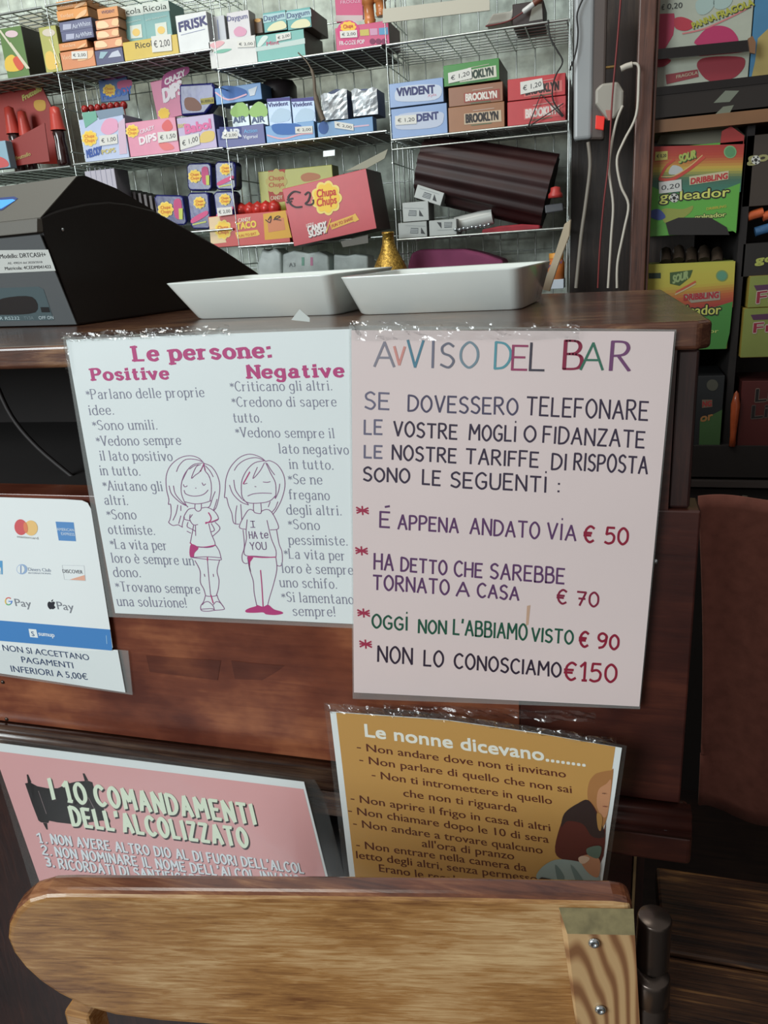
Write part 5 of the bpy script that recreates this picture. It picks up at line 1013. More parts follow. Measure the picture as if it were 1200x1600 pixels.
# ---- level 3, centre rack
def dr(pr):
    pr.flower(*c5f(465, 190), 16, 19, (206, 190, 110), 2, 8, .12); pr.text('Chupa', c5f(425, 185), c5f(508, 178), 7, (196, 60, 50), .02, layer=3); pr.text('Chups', c5f(425, 222), c5f(508, 214), 7, (196, 60, 50), .02, layer=3)
    pr.poly(q5(420, 130, 515, 120, 510, 150, 425, 150), (190, 70, 50), 1); pr.poly(q5(420, 240, 515, 235, 510, 300, 430, 310), (180, 66, 50), 1); pr.text('CANDY', c5f(435, 292), c5f(500, 285), 6, (226, 214, 180), .03, layer=3); pr.smooth(qpts(c5f, 600, 160, 640, 140, 700, 150, 700, 175, 620, 190), (200, 130, 90), 1)
carton('taco_carton', 'large yellow-green carton behind the tilted red carton', q5(365, 125, 770, 108, 790, 300, 380, 325), Y=YF+.07, depth=.04, col=(188, 186, 62), snap=Z3c, draw=dr)
def dr(pr):
    pr.poly(q5(92, 388, 150, 380, 190, 525, 104, 535), (226, 200, 160), 1); pr.poly(qpts(c5f, 392, 368, 515, 348, 550, 498, 402, 512), (214, 162, 54), 1)
    daisy(pr, *c5f(172, 455), 13, 3, True, 15); pr.text('CANDY', c5f(257, 415), c5f(325, 405), 6, (226, 210, 190), .04, layer=3); pr.text('TACO', c5f(247, 455), c5f(355, 440), 10, (232, 200, 80), .05, layer=3); pr.poly(qpts(c5f, 238, 470, 360, 455, 375, 480, 362, 488, 250, 505), (226, 190, 80), 2); pr.text('FUN TO EAT', c5f(255, 498), c5f(355, 482), 4, (190, 60, 50), .02, layer=4)
    pr.poly(q5(415, 400, 505, 388, 515, 455, 422, 470), (206, 130, 90), 2); pr.line(qpts(c5f, 405, 400, 430, 415, 435, 380, 420, 400), (50, 30, 30), 1.3, 5); pr.line(qpts(c5f, 450, 400, 485, 385, 470, 380, 455, 395, 490, 402), (50, 30, 30), 1.3, 5)
carton('taco_tray', 'red and yellow candy tray with daisy badge, left of red carton', q5(90, 385, 515, 346, 550, 495, 104, 535), depth=.06, col=(196, 52, 44), snap=Z3c, draw=dr, cat='tray')
mb = MB()
for k in range(5):
    p_ = onY(*c5f(275+k*45, 345-k*4), YF+.035); mb = MB(); mb.lathe(p_-Vector((0, 0, .012)), [(0, 0), (.012, .002), (.014, .012), (.010, .020), (.003, .024), (0, .026)], 10, mat('red_candy_wrap', (186, 50, 44), .25, var=.3, scale=80, bump=.5)); tag(mb.build('wrapped_candy'), 'red wrapped candy, %s from the left in the red and yellow tray' % ORD[k], 'candy', 'red wrapped candies in the tray')
def dr(pr):
    daisy(pr, *c5f(742, 280), 23, 3, False, 26)
    pr.strokes('C', c5f(690, 275), c5f(702, 270), 1, (200, 60, 50)); pr.text('Chupa', c5f(690, 278), c5f(795, 262), 12, (196, 60, 44), .03, layer=5); pr.text('Chups', c5f(690, 328), c5f(798, 308), 12, (196, 60, 44), .03, layer=5)
    for l in ([(595, 250), (560, 245), (530, 275), (540, 310), (570, 330), (605, 328)], [(525, 290), (555, 282)], [(522, 305), (548, 298)], [(622, 262), (640, 248), (650, 262), (640, 295), (625, 312), (650, 318), (668, 308), (668, 290)]): pr.line(qpts(c5f, *[v for p in l for v in p]), (46, 30, 34), 2.6, 6)
    pr.text('LITTLE', c5f(632, 442), c5f(672, 432), 5, (230, 220, 214), .03); pr.text('CANDY', c5f(640, 470), c5f(742, 440), 9, (232, 226, 222), .06, layer=3, shadow=((90, 40, 50), (1, 1))); pr.text('SUSHI', c5f(646, 498), c5f(742, 470), 9, (232, 226, 222), .06, layer=3, shadow=((90, 40, 50), (1, 1)))
    pr.line(qpts(c5f, 740, 470, 765, 395), (226, 190, 80), 1.5, 4, False); pr.poly(qpts(c5f, 758, 420, 890, 372, 900, 365, 922, 400, 900, 412, 890, 410, 772, 455), (226, 180, 80), 3); pr.text('FUN TO SHARE', c5f(772, 445), c5f(888, 400), 5, (176, 50, 46), .03, layer=4)
t, Q = carton('sushi_carton', 'big tilted red candy carton with yellow daisy and handwritten price', q5(490, 235, 950, 118, 1030, 448, 570, 545), Y=YF-.03, depth=.10, col=(196, 58, 66), side=(70, 40, 36), tilt=True, draw=dr)
mb = MB(); fl_ = [onY(*c5f(*p), YF-.01) for p in [(845, 132), (960, 72), (1080, 10), (1062, 62), (965, 116)]]; mb.extrude(fl_, (0, .002, 0), mat('grey_flap', (150, 148, 130), .6)); mb.build('lid_flap', t)
mb = MB(); mb.extrude([onY(*c5f(*p), YF-.012) for p in [(820, 520), (970, 482), (972, 528), (832, 552)]], (0, .002, 0), mat('grey_tape', (112, 108, 98), .5)); mb.build('bottom_flap', t)

# ---- level 4 glimpses
M_bag = mat('clear_plastic_bag', (196, 206, 202), .25, var=.25, scale=26, bump=.5)
M_bag.node_tree.nodes['Principled BSDF'].inputs['Alpha'].default_value = .8
for k, (pts, lab) in enumerate(((qpts(c5f, 360, 640, 385, 560, 420, 575, 460, 555, 490, 585, 495, 720, 360, 720), 'left cloudy plastic bag below the taco tray'), (qpts(c5f, 498, 590, 560, 570, 640, 585, 700, 575, 752, 600, 758, 720, 498, 720), 'middle cloudy plastic bag with faint green and pink contents'), (qpts(c5f, 780, 590, 850, 598, 900, 590, 970, 600, 972, 720, 780, 720), 'right cloudy plastic bag by the gold bottle'))):
    bag('plastic_bag', lab, pts, YF+.03, .05, M_bag, (lambda pr: (pr.text('A3', c5f(535, 660), c5f(570, 658), 6, (110, 116, 116), .01), pr.line(qpts(c5f, 612, 610, 612, 650), (110, 160, 140), 4), pr.line(qpts(c5f, 660, 610, 660, 650), (190, 120, 150), 4))) if k == 1 else None)
M_gold = mat('gold_glitter', (186, 150, 70), .3, metal=.7, var=.6, scale=260, bump=.8)
a = onY(606, 362, YF-.05); mb = MB(); r0 = .0105
mb.lathe((a.x, a.y, Zr(-.14)), [(0, 0), (.034, .002), (.036, .06), (.036, .085), (.034, .10), (.026, .118), (.017, .134), (r0*1.1, .150), (r0, a.z-Zr(-.14)-.004), (r0*1.15, a.z-Zr(-.14)-.003), (r0, a.z-Zr(-.14)), (0, a.z-Zr(-.14))], 24, M_gold); tag(mb.build('gold_bottle'), 'gold glitter bottle whose neck rises between the trays', 'bottle')
P_ = qpts(c3f, 0, 0, 0, 0)
c6 = lambda x, y: (600+x/3.53, 200+y/3.53)
bag('purple_cloth', 'folded purple cloth on the low shelf behind right tray', qpts(c6, 130, 760, 150, 690, 200, 670, 440, 668, 520, 685, 600, 710, 660, 730, 660, 790, 130, 800), YF+.03, .08, mat('purple_cloth', (142, 66, 102), .8, var=.15, scale=20, bump=.3), cat='cloth', bev=.006)
# orange vitamin bottle
a = onY(868, 395, YF+.01); b = onY(868, 438, YF+.01); t = thing('orange_bottle', 'small orange plastic bottle with blue lettering at the rack end', 'bottle', (b.x, b.y+.015, b.z)); h = a.z-b.z; r = .0155
mb = MB(); mb.lathe((b.x, b.y+.015, b.z), [(0, 0), (r, .001), (r, h*.62), (r*.85, h*.72), (r*.8, h*.8)], 20, mat('orange_plastic', (206, 120, 62), .3)); mb.build('body', t)
mb = MB(); mb.lathe((b.x, b.y+.015, b.z), [(r*.85, h*.80), (r*.85, h*.98), (0, h)], 20, mat('orange_cap', (214, 150, 66), .4)); mb.build('cap', t)
pr = Print((0, YF+.0085, 0), (0, 1, 0), .0002); pr.text('ACTIV', c6(905, 775), c6(985, 745), 5, (60, 50, 110), .03); pr.build('print', t)
carton('white_blue_box', 'small white and pale blue box under the orange bottle', qpts(c6, 880, 840, 992, 832, 992, 888, 874, 890), Y=YF+.005, depth=.05, col=(190, 200, 212), snap=None)

# ---- level 3, right rack
M_maroon = mat('maroon_vinyl', (46, 22, 22), .5, var=.35, scale=12)
t = thing('rolled_fabric', 'dark maroon rolled ribbed fabric filling the right rack', 'roll', tuple(onY(750, 300, YF+.08)))
A0 = onY(*c6(215, 215), YF+.055); A1 = onY(*c6(915, 355), YF+.055); ax = (A1-A0)
R0 = .056
mb = MB(); nseg = 84; rows = []
d = ax.normalized(); a_ = (Vector((0, 0, 1))-d*d.z).normalized(); b_ = d.cross(a_)
for i in range(25):
    s_ = i/24; c = A0+ax*s_; row = []
    for j in range(nseg):
        th = 2*math.pi*j/nseg; rr = R0*(1+.045*math.cos(14*th))*(1.0+.12*s_); row.append(c+(a_*math.cos(th)+b_*math.sin(th))*rr)
    rows.append(row)
mb.grid(rows, M_maroon, close=True); mb.face(rows[0][::-1], M_maroon); mb.face(rows[-1], mat('roll_end_dark', (28, 20, 22), .7)); mb.build('roll', t)
mb = MB(); e0 = onY(*c6(185, 190), YF+.02); mb.tube([e0, A0+Vector((0, -.03, 0))], .003, 8, M_black); mb.build('tie_end', t)
def dr_w(x, y, ang):
    def dr(pr):
        ca, sa = math.cos(ang), math.sin(ang); f = lambda a, b: c6(x+a*ca-b*sa, y+a*sa+b*ca)
        pr.poly([f(-22, -14), f(18, -14), f(18, 16), f(-26, 16)], (96, 102, 104), 2)
        for k in range(3): pr.line([f(-22, -6+8*k), f(16, -6+8*k)], (190, 196, 196), .8, 3)
        pr.poly([f(34, -18), f(58, 18), f(34, 16)], (46, 48, 50), 2); pr.line([f(-52, -26), f(56, -26)], (140, 146, 146), .6, 2)
    return dr
carton('bulb_box', 'tilted small white box topping the pile under the roll', qpts(c6, 185, 312, 332, 358, 312, 432, 165, 382), Y=YF+.0, depth=.05, col=(176, 182, 178), tilt=True, draw=dr_w(240, 372, .3), group='small white printed boxes')
carton('bulb_box', 'small white box second from the bottom of the pile', qpts(c6, 105, 402, 252, 412, 242, 518, 100, 512), Y=YF-.002, depth=.05, col=(170, 176, 172), draw=dr_w(160, 468, .03), group='small white printed boxes')
carton('bulb_box', 'small white box at the bottom of the pile', qpts(c6, 80, 516, 240, 522, 235, 596, 78, 600), Y=YF-.002, depth=.05, col=(160, 166, 162), snap=Z3d, draw=dr_w(170, 565, .03), group='small white printed boxes')
carton('bulb_box', 'small white box lying right of the pile', qpts(c6, 248, 512, 400, 500, 402, 580, 250, 590), Y=YF-.002, depth=.05, col=(172, 178, 174), snap=Z3d, draw=dr_w(350, 535, 3.1), group='small white printed boxes')
mb = MB(); a = onY(*c6(395, 535), YF+.03); b = onY(*c6(600, 485), YF+.03); mb.tube([a, b], .014, 16, mat('white_plastic', (186, 190, 186), .3)); tag(mb.build('white_tube'), 'white plastic tube lying under the maroon roll', 'tube')
t = thing('silver_chain', 'short silver chain lying in front of the white tube', 'chain', tuple(onY(*c6(500, 545), YF-.001)))
for k in range(9):
    p_ = onY(*c6(395+k*23, 560-k*3.5+(4 if k % 2 else 0)), YF-.004); mb = MB(); mb.lathe(p_-Vector((0, .0, .0)), [(0, -.0035), (.003, -.002), (.004, 0), (.003, .002), (0, .0035)], 8, M_screw); mb.build('link', t)
bag('red_cloth', 'folded red cloth under the maroon roll', qpts(c6, 540, 560, 640, 540, 760, 530, 860, 535, 860, 560, 540, 590), YF+.004, .06, mat('red_cloth', (146, 34, 46), .7, var=.2, scale=30), cat='cloth', bev=.003)
a = onY(*c6(945, 385), YF-.0); t = thing('red_cap_item', 'small red knob-shaped cap beside the roll end', 'cap', tuple(a)); mb = MB(); mb.lathe(a, [(0, 0), (.013, 0), (.0125, .006), (.009, .010), (.0085, .017), (0, .019)], 16, mat('red_cap_plastic', (176, 58, 54), .4)); mb.build('cap', t)
bag('grey_adapter', 'dark grey adapter beneath the small red cap', qpts(c6, 885, 425, 985, 412, 990, 455, 890, 472), YF+.002, .03, mat('grey_adapter', (78, 80, 84), .4), cat='adapter', bev=.002)
bag('clear_packet', 'crumpled clear packet on the maroon roll', qpts(c6, 690, 150, 715, 110, 800, 125, 860, 150, 880, 170, 850, 185, 700, 170), YF+.12, .012, M_bag, cat='packet', bev=.003)

# ================================================================== power strip and cables
YP = .93
t = thing('power_strip', 'grey-white power strip with red lit switch between rack and cabinet', 'power strip', tuple(onY(912, 222, YP)))
A, B_, Cc, Dd = [onY(*p, YP) for p in [(897, -30), (930, -30), (925, 217), (896, 220)]]
mb = MB(); mb.extrude([A, B_, Cc, Dd], (0, .035, 0), mat('grey_white_plastic', (150, 154, 156), .35)); mb.build('housing', t, .006, 3)
mb = MB(); mb.extrude([onY(*p, YP+.004) for p in [(924, -30), (950, -30), (944, 218), (920, 218)]], (0, .028, 0), mat('brown_grey_plastic', (84, 74, 70), .4)); mb.build('side_face', t, .004)
mb = MB(); mb.extrude([onY(*p, YP-.002) for p in [(931, 180), (945, 182), (943, 203), (930, 201)]], (0, .008, 0), mat('switch_red', (190, 44, 36), .3, emit=.5)); mb.build('switch', t, .001)
p_ = onY(950, 157, YP-.0); t2 = thing('white_plug', 'white mains plug in the power strip', 'plug', tuple(p_))
mb = MB(); mb.extrude([onY(*p, YP-.02) for p in [(930, 140), (940, 130), (966, 127), (975, 142), (974, 168), (960, 186), (948, 186), (930, 162)]], (0, .03, 0), mat('plug_white', (156, 152, 142), .4)); mb.build('body', t2, .004, 2)
mb = MB(); mb.extrude([onY(*p, YP-.022) for p in [(946, 172), (955, 172), (955, 188), (950, 188)]], (0, .004, 0), mat('plug_pink', (170, 110, 100), .4)); mb.build('tab', t2)
mb = MB(); pth = smooth_pts([(972, 105), (985, 100), (997, 102), (998, 125), (994, 180), (975, 220), (964, 250), (970, 290), (982, 320), (975, 360), (965, 410), (964, 450)], False, 5)
mw = mat('white_cable', (190, 184, 172), .4)
mb.tube([onY(*p, .90) for p in pth], .0022, 8, mw); mb.tube([onY(*p, .90) for p in [(970, 108), (978, 104), (988, 101)]], .0048, 8, mw); tag(mb.build('white_cable'), 'white charging cable looping down with thick connector at top', 'cable')
mb = MB(); mb.tube([onY(*p, .905) for p in smooth_pts([(973, 165), (963, 190), (955, 230), (952, 270), (958, 320), (955, 370), (950, 450)], False, 5)], .0022, 8, mw); tag(mb.build('white_cable'), 'white cable running down from the white plug', 'cable')
mb = MB(); mb.tube([onY(*p, .915) for p in smooth_pts([(919, 222), (922, 260), (915, 320), (908, 370), (900, 450)], False, 5)], .0032, 8, mat('grey_cable', (128, 122, 112), .5)); tag(mb.build('grey_cable'), 'thick grey cable dropping from the bottom of the power strip', 'cable')
mb = MB(); mb.tube([onY(*p, .898) for p in smooth_pts([(972, -30), (965, 60), (957, 150), (951, 250), (943, 320), (937, 390), (934, 450)], False, 5)], .0014, 6, mat('red_wire', (120, 38, 38), .5)); tag(mb.build('red_wire'), 'thin red wire crossing the white plug', 'wire')
mb = MB(); mb.tube([onY(*p, .92) for p in smooth_pts([(915, -10), (902, 20), (903, 50), (900, 80), (890, 110)], False, 5)], .0014, 6, _mats['black_cable']); tag(mb.build('black_wire'), 'thin black wire beside the upper power strip', 'wire')
mb = MB(); mb.tube([onY(*p, .94) for p in [(935, 107), (960, 104)]], .0022, 8, mat('brass', (160, 130, 80), .3, metal=.8)); mb.lathe(onY(935, 107, .94), [(0, -.003), (.003, 0), (0, .003)], 8, mat('bulb_tip', (220, 216, 190), .3)); tag(mb.build('hook'), 'small brass hook above the white plug', 'hook')

# ================================================================== sweets cabinet on the right
YC = .96; TONE = .90      # the cabinet's dimness is put into its card and print colours
t = thing('sweets_cabinet', 'dark wooden display cabinet full of sweets at the right', 'cabinet', (.4, YC+.15, 0))
xp0 = X_at(996, 200, .92); xp1 = X_at(1016, 200, .92)
mb = MB(); mb.box(xp0-.004, xp1+.002, .92, .97, 0, 2.3, M_post); mb.build('post', t, .002)
mb = MB(); mb.box(xp1+.0025, xp1+.0075, .928, .97, 0, 2.3, M_post); mb.build('post', t, .001)
mb = MB(); mb.box(xp1, 1.3, 1.20, 1.22, 0, 2.3, M_black); mb.build('back_panel', t)
def cshelf(name, y0, y1, m, Y0=YC-.012, th=None, px=1100):
    z1 = onY(px, y0, Y0).z; z0 = onY(px, y1, Y0).z
    mb = MB(); mb.box(xp1+.008, 1.3, Y0, 1.2, z0, z1, m); return mb.build(name, t)
M_bg = mat('black_gloss', (24, 21, 21), .15)
M_tan = mat('tan_board', (120, 84, 54), .5, var=.15, scale=14)
cshelf('shelf', 128, 141, M_bg); cshelf('tan_rail', 180, 200, M_tan); 
z_a = onY(1100, 155, YC).z
mb = MB(); mb.box(xp1+.008, 1.3, YC-.01, YC-.007, onY(1100, 178, YC).z, onY(1100, 143, YC).z, mat('smoked_glass', (40, 36, 34), .1)); mb.build('glass_front', t)
pr = Print((0, YC-.01, 0), (0, 1, 0), .0003)
pr.poly(qpts(lambda x, y: (1000+x/6, y/6), 690, 965, 800, 850, 930, 850, 840, 955), (120, 126, 110), 1); pr.poly(qpts(lambda x, y: (1000+x/6, y/6), 680, 1095, 780, 1000, 880, 985, 830, 1080), (120, 124, 106), 1)
pr.build('painted_reflections', t)  # pale shapes painted as reflections in the dark glass
mb = MB(); mb.extrude([onY(*p, YC-.02) for p in [(1024, 77), (1172, 62), (1172, 80), (1024, 93)]], (0, .006, 0), M_bg); mb.build('price_rail', t)
mb = MB(); mb.extrude([onY(*p, YC-.026) for p in [(1169, 60), (1176, 56), (1181, 66), (1180, 84), (1172, 82)]], (0, .006, 0), M_tan); mb.build('wood_clip', t)
zc3 = onY(1080, 697, YC).z
cshelf('shelf', 697, 745, M_black, YC-.01); cshelf('metal_edge', 752, 761, mat('dull_steel', (86, 80, 78), .4, metal=.5), YC-.02)
mb = MB(); mb.box(xp1+.008, 1.3, YC-.012, 1.2, 0, onY(1100, 764, YC-.012).z, M_black); mb.build('base', t)
mb = MB(); mb.extrude([onY(*p, YC-.022) for p in [(1160, 774), (1168, 775), (1165, 790), (1157, 789)]], (0, .001, 0), mat('dull_label', (120, 112, 98), .6)); mb.build('small_label', t)
# divider
xd0 = X_at(1150, 450, YC-.004); mb = MB(); mb.box(xd0, xd0+.012, YC+.01, 1.2, zc3, onY(1100, 202, YC).z, M_black); mb.build('divider', t)

c7 = lambda x, y: (1000+x/6, y/6)
def dr(pr):
    pr.poly(qpts(c7, 150, 130, 320, 125, 330, 200, 310, 330, 240, 450, 150, 470), (186, 46, 84), 2); pr.smooth(qpts(c7, 330, 170, 400, 160, 490, 200, 490, 260, 420, 290, 340, 270, 320, 220), (186, 46, 66), 3)
    pr.smooth(qpts(c7, 530, 420, 560, 330, 640, 260, 750, 240, 850, 270, 910, 340, 925, 400, 925, 420), (186, 40, 96), 3); pr.line(qpts(c7, 400, 315, 600, 270, 850, 160, 1040, 60), (206, 120, 120), 2.5, 3)
    pr.text('PANNA', c7(500, 268), c7(715, 180), 9, (176, 176, 60), .05, (-.35, -1), 5, ((52, 66, 30), (1.2, 1.2))); pr.text('FRAGOLA', c7(735, 175), c7(1070, 45), 10, (176, 176, 60), .05, (-.35, -1), 5, ((52, 66, 30), (1.2, 1.2)))
    pr.text('0,20', c7(255, 85), c7(395, 72), 8.5, (46, 52, 52), .01, layer=5); pr.text('€', c7(200, 92), c7(230, 90), 8, (46, 52, 52), .01, layer=5)
    pr.smooth(qpts(c7, 520, 60, 545, 0, 680, -40, 690, 60, 620, 130, 550, 130), (166, 190, 184), 3); pr.smooth(qpts(c7, 700, -40, 860, -40, 850, 40, 780, 85, 700, 70), (166, 190, 184), 3)
    pr.smooth(qpts(c7, 540, 640, 560, 560, 700, 530, 950, 535, 985, 600, 940, 680, 850, 740, 650, 760), (150, 34, 50), 3); pr.poly(qpts(c7, 240, 700, 540, 650, 550, 720, 250, 790), (150, 52, 60), 3); pr.text('FRAGOLA', c7(340, 735), c7(540, 695), 5, (190, 180, 150), .03, layer=4); pr.smooth(qpts(c7, 150, 560, 290, 560, 230, 620, 150, 625), (170, 40, 60), 3)
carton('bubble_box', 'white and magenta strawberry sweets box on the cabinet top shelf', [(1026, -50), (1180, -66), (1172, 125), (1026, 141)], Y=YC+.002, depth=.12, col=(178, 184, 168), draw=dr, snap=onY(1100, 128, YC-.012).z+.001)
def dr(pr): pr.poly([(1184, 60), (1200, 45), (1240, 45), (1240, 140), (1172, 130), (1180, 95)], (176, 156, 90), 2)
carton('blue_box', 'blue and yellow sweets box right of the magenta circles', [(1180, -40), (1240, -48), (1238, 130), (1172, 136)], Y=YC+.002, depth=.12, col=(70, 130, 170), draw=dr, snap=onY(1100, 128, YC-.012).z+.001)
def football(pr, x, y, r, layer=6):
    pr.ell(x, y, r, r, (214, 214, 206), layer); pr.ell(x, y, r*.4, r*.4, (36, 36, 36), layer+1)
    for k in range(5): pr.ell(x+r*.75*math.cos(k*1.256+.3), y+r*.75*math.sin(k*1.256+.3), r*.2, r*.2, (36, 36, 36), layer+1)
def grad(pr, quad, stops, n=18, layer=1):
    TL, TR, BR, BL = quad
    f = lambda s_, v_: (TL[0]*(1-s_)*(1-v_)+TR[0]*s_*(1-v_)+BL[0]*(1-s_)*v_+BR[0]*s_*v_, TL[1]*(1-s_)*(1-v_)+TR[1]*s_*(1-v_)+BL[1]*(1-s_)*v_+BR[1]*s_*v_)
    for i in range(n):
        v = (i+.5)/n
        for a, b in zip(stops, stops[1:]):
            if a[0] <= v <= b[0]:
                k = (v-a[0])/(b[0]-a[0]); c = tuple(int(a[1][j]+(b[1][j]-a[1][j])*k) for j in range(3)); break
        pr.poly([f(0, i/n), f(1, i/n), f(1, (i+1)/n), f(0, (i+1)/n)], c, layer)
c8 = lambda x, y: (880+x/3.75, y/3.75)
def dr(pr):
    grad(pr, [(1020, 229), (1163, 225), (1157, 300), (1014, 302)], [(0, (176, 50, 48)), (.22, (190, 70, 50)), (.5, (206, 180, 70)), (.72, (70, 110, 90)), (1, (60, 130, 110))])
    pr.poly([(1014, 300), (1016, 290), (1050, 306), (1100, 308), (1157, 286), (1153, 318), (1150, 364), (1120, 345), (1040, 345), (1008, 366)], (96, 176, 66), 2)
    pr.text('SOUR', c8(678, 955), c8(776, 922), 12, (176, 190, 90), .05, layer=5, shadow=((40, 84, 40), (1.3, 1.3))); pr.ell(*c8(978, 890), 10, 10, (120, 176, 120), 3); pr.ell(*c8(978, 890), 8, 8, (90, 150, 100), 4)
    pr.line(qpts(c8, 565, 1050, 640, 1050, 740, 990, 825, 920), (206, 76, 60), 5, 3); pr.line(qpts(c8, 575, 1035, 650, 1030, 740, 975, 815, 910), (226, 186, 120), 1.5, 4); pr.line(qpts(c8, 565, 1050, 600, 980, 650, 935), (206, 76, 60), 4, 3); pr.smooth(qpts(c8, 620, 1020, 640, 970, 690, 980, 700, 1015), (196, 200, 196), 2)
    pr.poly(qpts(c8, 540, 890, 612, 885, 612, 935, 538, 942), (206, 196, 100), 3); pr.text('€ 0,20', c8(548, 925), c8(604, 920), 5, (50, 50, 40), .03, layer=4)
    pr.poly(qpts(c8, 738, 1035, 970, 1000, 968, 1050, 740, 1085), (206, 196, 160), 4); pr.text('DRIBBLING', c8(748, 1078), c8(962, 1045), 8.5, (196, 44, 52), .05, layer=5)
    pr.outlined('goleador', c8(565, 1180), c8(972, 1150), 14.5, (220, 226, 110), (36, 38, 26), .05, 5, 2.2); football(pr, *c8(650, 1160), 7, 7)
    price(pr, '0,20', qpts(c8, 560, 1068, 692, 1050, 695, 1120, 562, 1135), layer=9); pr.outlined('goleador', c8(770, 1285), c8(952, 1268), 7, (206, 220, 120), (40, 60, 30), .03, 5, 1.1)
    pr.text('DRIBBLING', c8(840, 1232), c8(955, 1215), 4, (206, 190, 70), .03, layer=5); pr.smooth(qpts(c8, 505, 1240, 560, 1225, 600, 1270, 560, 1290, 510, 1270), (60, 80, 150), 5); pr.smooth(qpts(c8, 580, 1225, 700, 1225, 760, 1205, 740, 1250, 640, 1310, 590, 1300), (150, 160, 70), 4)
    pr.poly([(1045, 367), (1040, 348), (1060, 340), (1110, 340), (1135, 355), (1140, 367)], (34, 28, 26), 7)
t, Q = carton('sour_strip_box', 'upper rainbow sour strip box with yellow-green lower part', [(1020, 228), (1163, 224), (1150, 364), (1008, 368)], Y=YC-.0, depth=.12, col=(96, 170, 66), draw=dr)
mb = MB(); mb.extrude([onY(*p, YC+.03) for p in [(1026, 226), (1035, 205), (1070, 195), (1135, 198), (1146, 194), (1165, 212), (1162, 225)]], (0, .002, 0), mat('flap_inside', (110, 106, 92), .7)); mb.build('back_flap', t)
mb = MB(); mb.extrude([onY(*p, YC-.0) for p in [(1125, 227), (1128, 205), (1142, 197), (1163, 212), (1162, 225)]], (0, .002, 0), mat('flap_red', (150, 44, 42), .5)); mb.build('side_flap', t)
c9 = lambda x, y: (1000+x/6, 360+y/6)
def dr(pr):
    grad(pr, [(1012, 413), (1149, 408), (1145, 480), (1010, 500)], [(0, (190, 184, 70)), (.45, (196, 180, 66)), (.7, (190, 96, 52)), (1, (160, 44, 52))])
    pr.poly([(1010, 500), (1100, 485), (1145, 471), (1140, 520), (1134, 545), (1008, 548)], (70, 140, 60), 2)
    pr.poly(qpts(c9, 280, 395, 495, 370, 470, 440, 370, 520, 280, 500), (66, 92, 44), 3); pr.text('SOUR', c9(308, 498), c9(450, 450), 12, (150, 170, 110), .05, layer=4); pr.poly(q9(80, 400, 195, 398, 195, 450, 82, 452), (40, 60, 44), 3); pr.ell(*c9(768, 425), 9.5, 9, (120, 150, 90), 3); pr.ell(*c9(768, 425), 7.5, 7, (90, 150, 120), 4)
    pr.line(qpts(c9, 340, 580, 430, 530, 520, 480), (200, 90, 60), 3, 3); pr.line(qpts(c9, 330, 600, 430, 550, 520, 500), (206, 180, 140), 2, 3)
    pr.poly(q9(400, 600, 750, 570, 752, 650, 480, 680), (160, 150, 130), 4); pr.text('DRIBBLING', c9(410, 655), c9(735, 630), 9, (176, 40, 52), .05, layer=5)
    pr.outlined('goleador', c9(300, 800), c9(755, 785), 15, (206, 210, 100), (32, 34, 26), .05, 5, 2.2); pr.text('goleador', c9(400, 965), c9(735, 960), 6, (196, 206, 110), .03, layer=5)
def q9(*a): return [c9(a[i], a[i+1]) for i in range(0, 8, 2)]
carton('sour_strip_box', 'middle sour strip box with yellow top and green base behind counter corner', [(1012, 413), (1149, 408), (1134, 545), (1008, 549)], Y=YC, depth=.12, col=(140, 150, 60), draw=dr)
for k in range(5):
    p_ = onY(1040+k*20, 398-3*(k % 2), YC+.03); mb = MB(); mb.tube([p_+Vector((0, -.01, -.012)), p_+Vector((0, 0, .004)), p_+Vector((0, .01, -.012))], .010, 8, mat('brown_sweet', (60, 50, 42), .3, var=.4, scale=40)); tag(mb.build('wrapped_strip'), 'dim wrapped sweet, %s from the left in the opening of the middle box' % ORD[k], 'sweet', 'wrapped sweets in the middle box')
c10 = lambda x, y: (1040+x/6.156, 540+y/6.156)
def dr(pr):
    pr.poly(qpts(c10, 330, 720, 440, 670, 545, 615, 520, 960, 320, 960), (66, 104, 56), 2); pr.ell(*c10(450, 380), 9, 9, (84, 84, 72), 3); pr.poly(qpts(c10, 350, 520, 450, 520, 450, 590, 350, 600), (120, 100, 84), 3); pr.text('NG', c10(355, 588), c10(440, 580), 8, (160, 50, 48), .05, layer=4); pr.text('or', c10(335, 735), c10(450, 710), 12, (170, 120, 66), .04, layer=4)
carton('sour_strip_box', 'lowest sour strip box, dark with green base', [(1070, 590), (1134, 585), (1124, 695), (1064, 698)], Y=YC, depth=.12, col=(40, 44, 46), draw=dr, snap=zc3+.001)  # the low shelf's shade is put into these dark colours
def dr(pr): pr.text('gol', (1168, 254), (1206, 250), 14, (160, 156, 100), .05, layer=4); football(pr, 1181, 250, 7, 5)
carton('brown_sweet_box', 'brown sweets box with pale lettering at right picture edge', [(1166, 212), (1240, 205), (1238, 320), (1160, 322)], Y=YC+.01, depth=.12, col=(66, 56, 48), draw=dr)
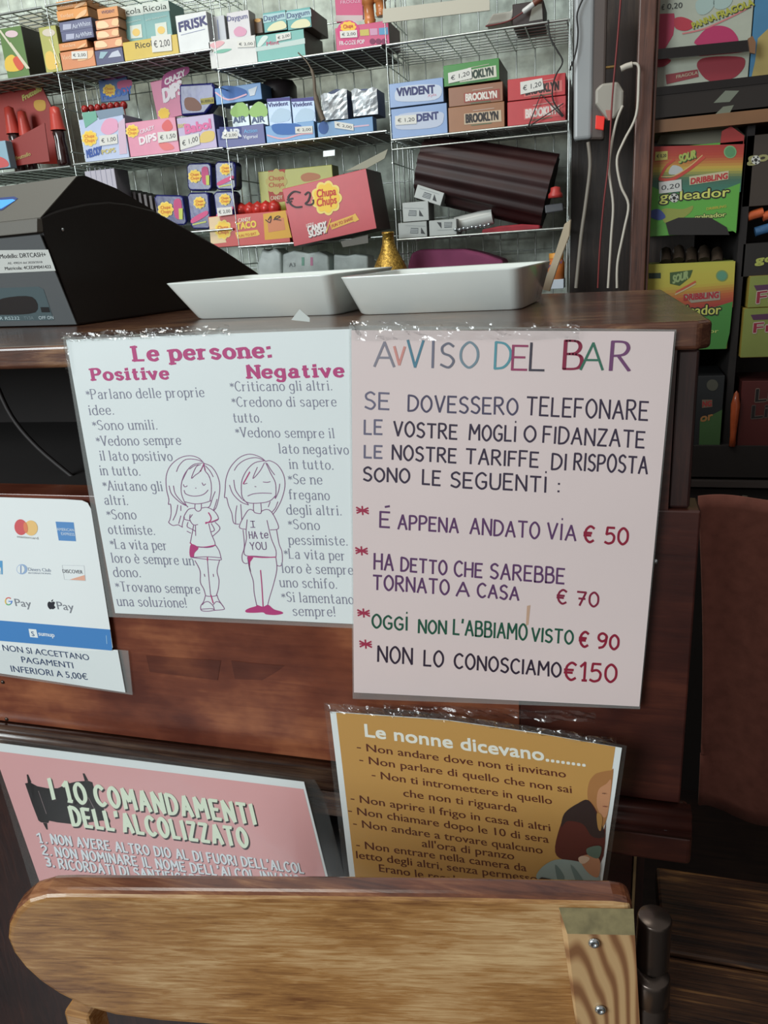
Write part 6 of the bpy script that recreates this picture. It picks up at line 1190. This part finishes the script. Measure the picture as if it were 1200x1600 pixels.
for k in range(4):
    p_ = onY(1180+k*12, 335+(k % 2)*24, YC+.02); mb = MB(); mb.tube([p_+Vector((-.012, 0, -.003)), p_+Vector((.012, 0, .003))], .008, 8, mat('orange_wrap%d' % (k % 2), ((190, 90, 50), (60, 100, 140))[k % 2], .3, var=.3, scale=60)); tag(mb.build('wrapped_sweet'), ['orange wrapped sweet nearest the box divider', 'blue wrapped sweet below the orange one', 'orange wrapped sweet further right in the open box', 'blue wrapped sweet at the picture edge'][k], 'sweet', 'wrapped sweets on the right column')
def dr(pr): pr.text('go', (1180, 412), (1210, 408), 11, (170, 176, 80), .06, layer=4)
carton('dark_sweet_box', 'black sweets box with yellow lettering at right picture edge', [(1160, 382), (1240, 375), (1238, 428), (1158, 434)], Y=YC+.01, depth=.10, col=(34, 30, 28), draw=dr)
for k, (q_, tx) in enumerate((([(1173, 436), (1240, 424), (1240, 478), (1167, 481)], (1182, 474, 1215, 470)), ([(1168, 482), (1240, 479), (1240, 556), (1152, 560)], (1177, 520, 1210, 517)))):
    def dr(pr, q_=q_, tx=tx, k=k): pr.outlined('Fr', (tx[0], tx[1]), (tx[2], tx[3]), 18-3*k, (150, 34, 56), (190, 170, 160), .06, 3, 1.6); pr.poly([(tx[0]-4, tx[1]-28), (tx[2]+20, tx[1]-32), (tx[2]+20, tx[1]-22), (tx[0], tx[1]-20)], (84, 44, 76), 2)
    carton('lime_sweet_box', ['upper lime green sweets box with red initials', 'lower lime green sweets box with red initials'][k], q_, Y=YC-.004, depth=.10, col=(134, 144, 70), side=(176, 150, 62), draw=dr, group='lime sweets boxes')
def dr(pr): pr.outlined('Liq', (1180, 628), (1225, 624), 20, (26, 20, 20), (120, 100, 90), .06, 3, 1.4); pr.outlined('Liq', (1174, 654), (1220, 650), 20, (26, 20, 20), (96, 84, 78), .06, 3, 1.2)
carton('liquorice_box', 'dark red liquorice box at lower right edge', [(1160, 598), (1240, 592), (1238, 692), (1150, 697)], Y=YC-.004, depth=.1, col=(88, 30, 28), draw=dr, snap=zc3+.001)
mb = MB(); p_ = onY(1147, 660, YC-.01); mb.lathe((p_.x, p_.y, zc3+.001), [(0, 0), (.006, .002), (.005, .02), (.007, .05), (.008, .08), (.004, .10), (0, .105)], 12, mat('orange_lolly', (150, 70, 40), .2, var=.3, scale=30)); tag(mb.build('orange_lolly'), 'slim orange lolly standing left of the liquorice box', 'lolly')
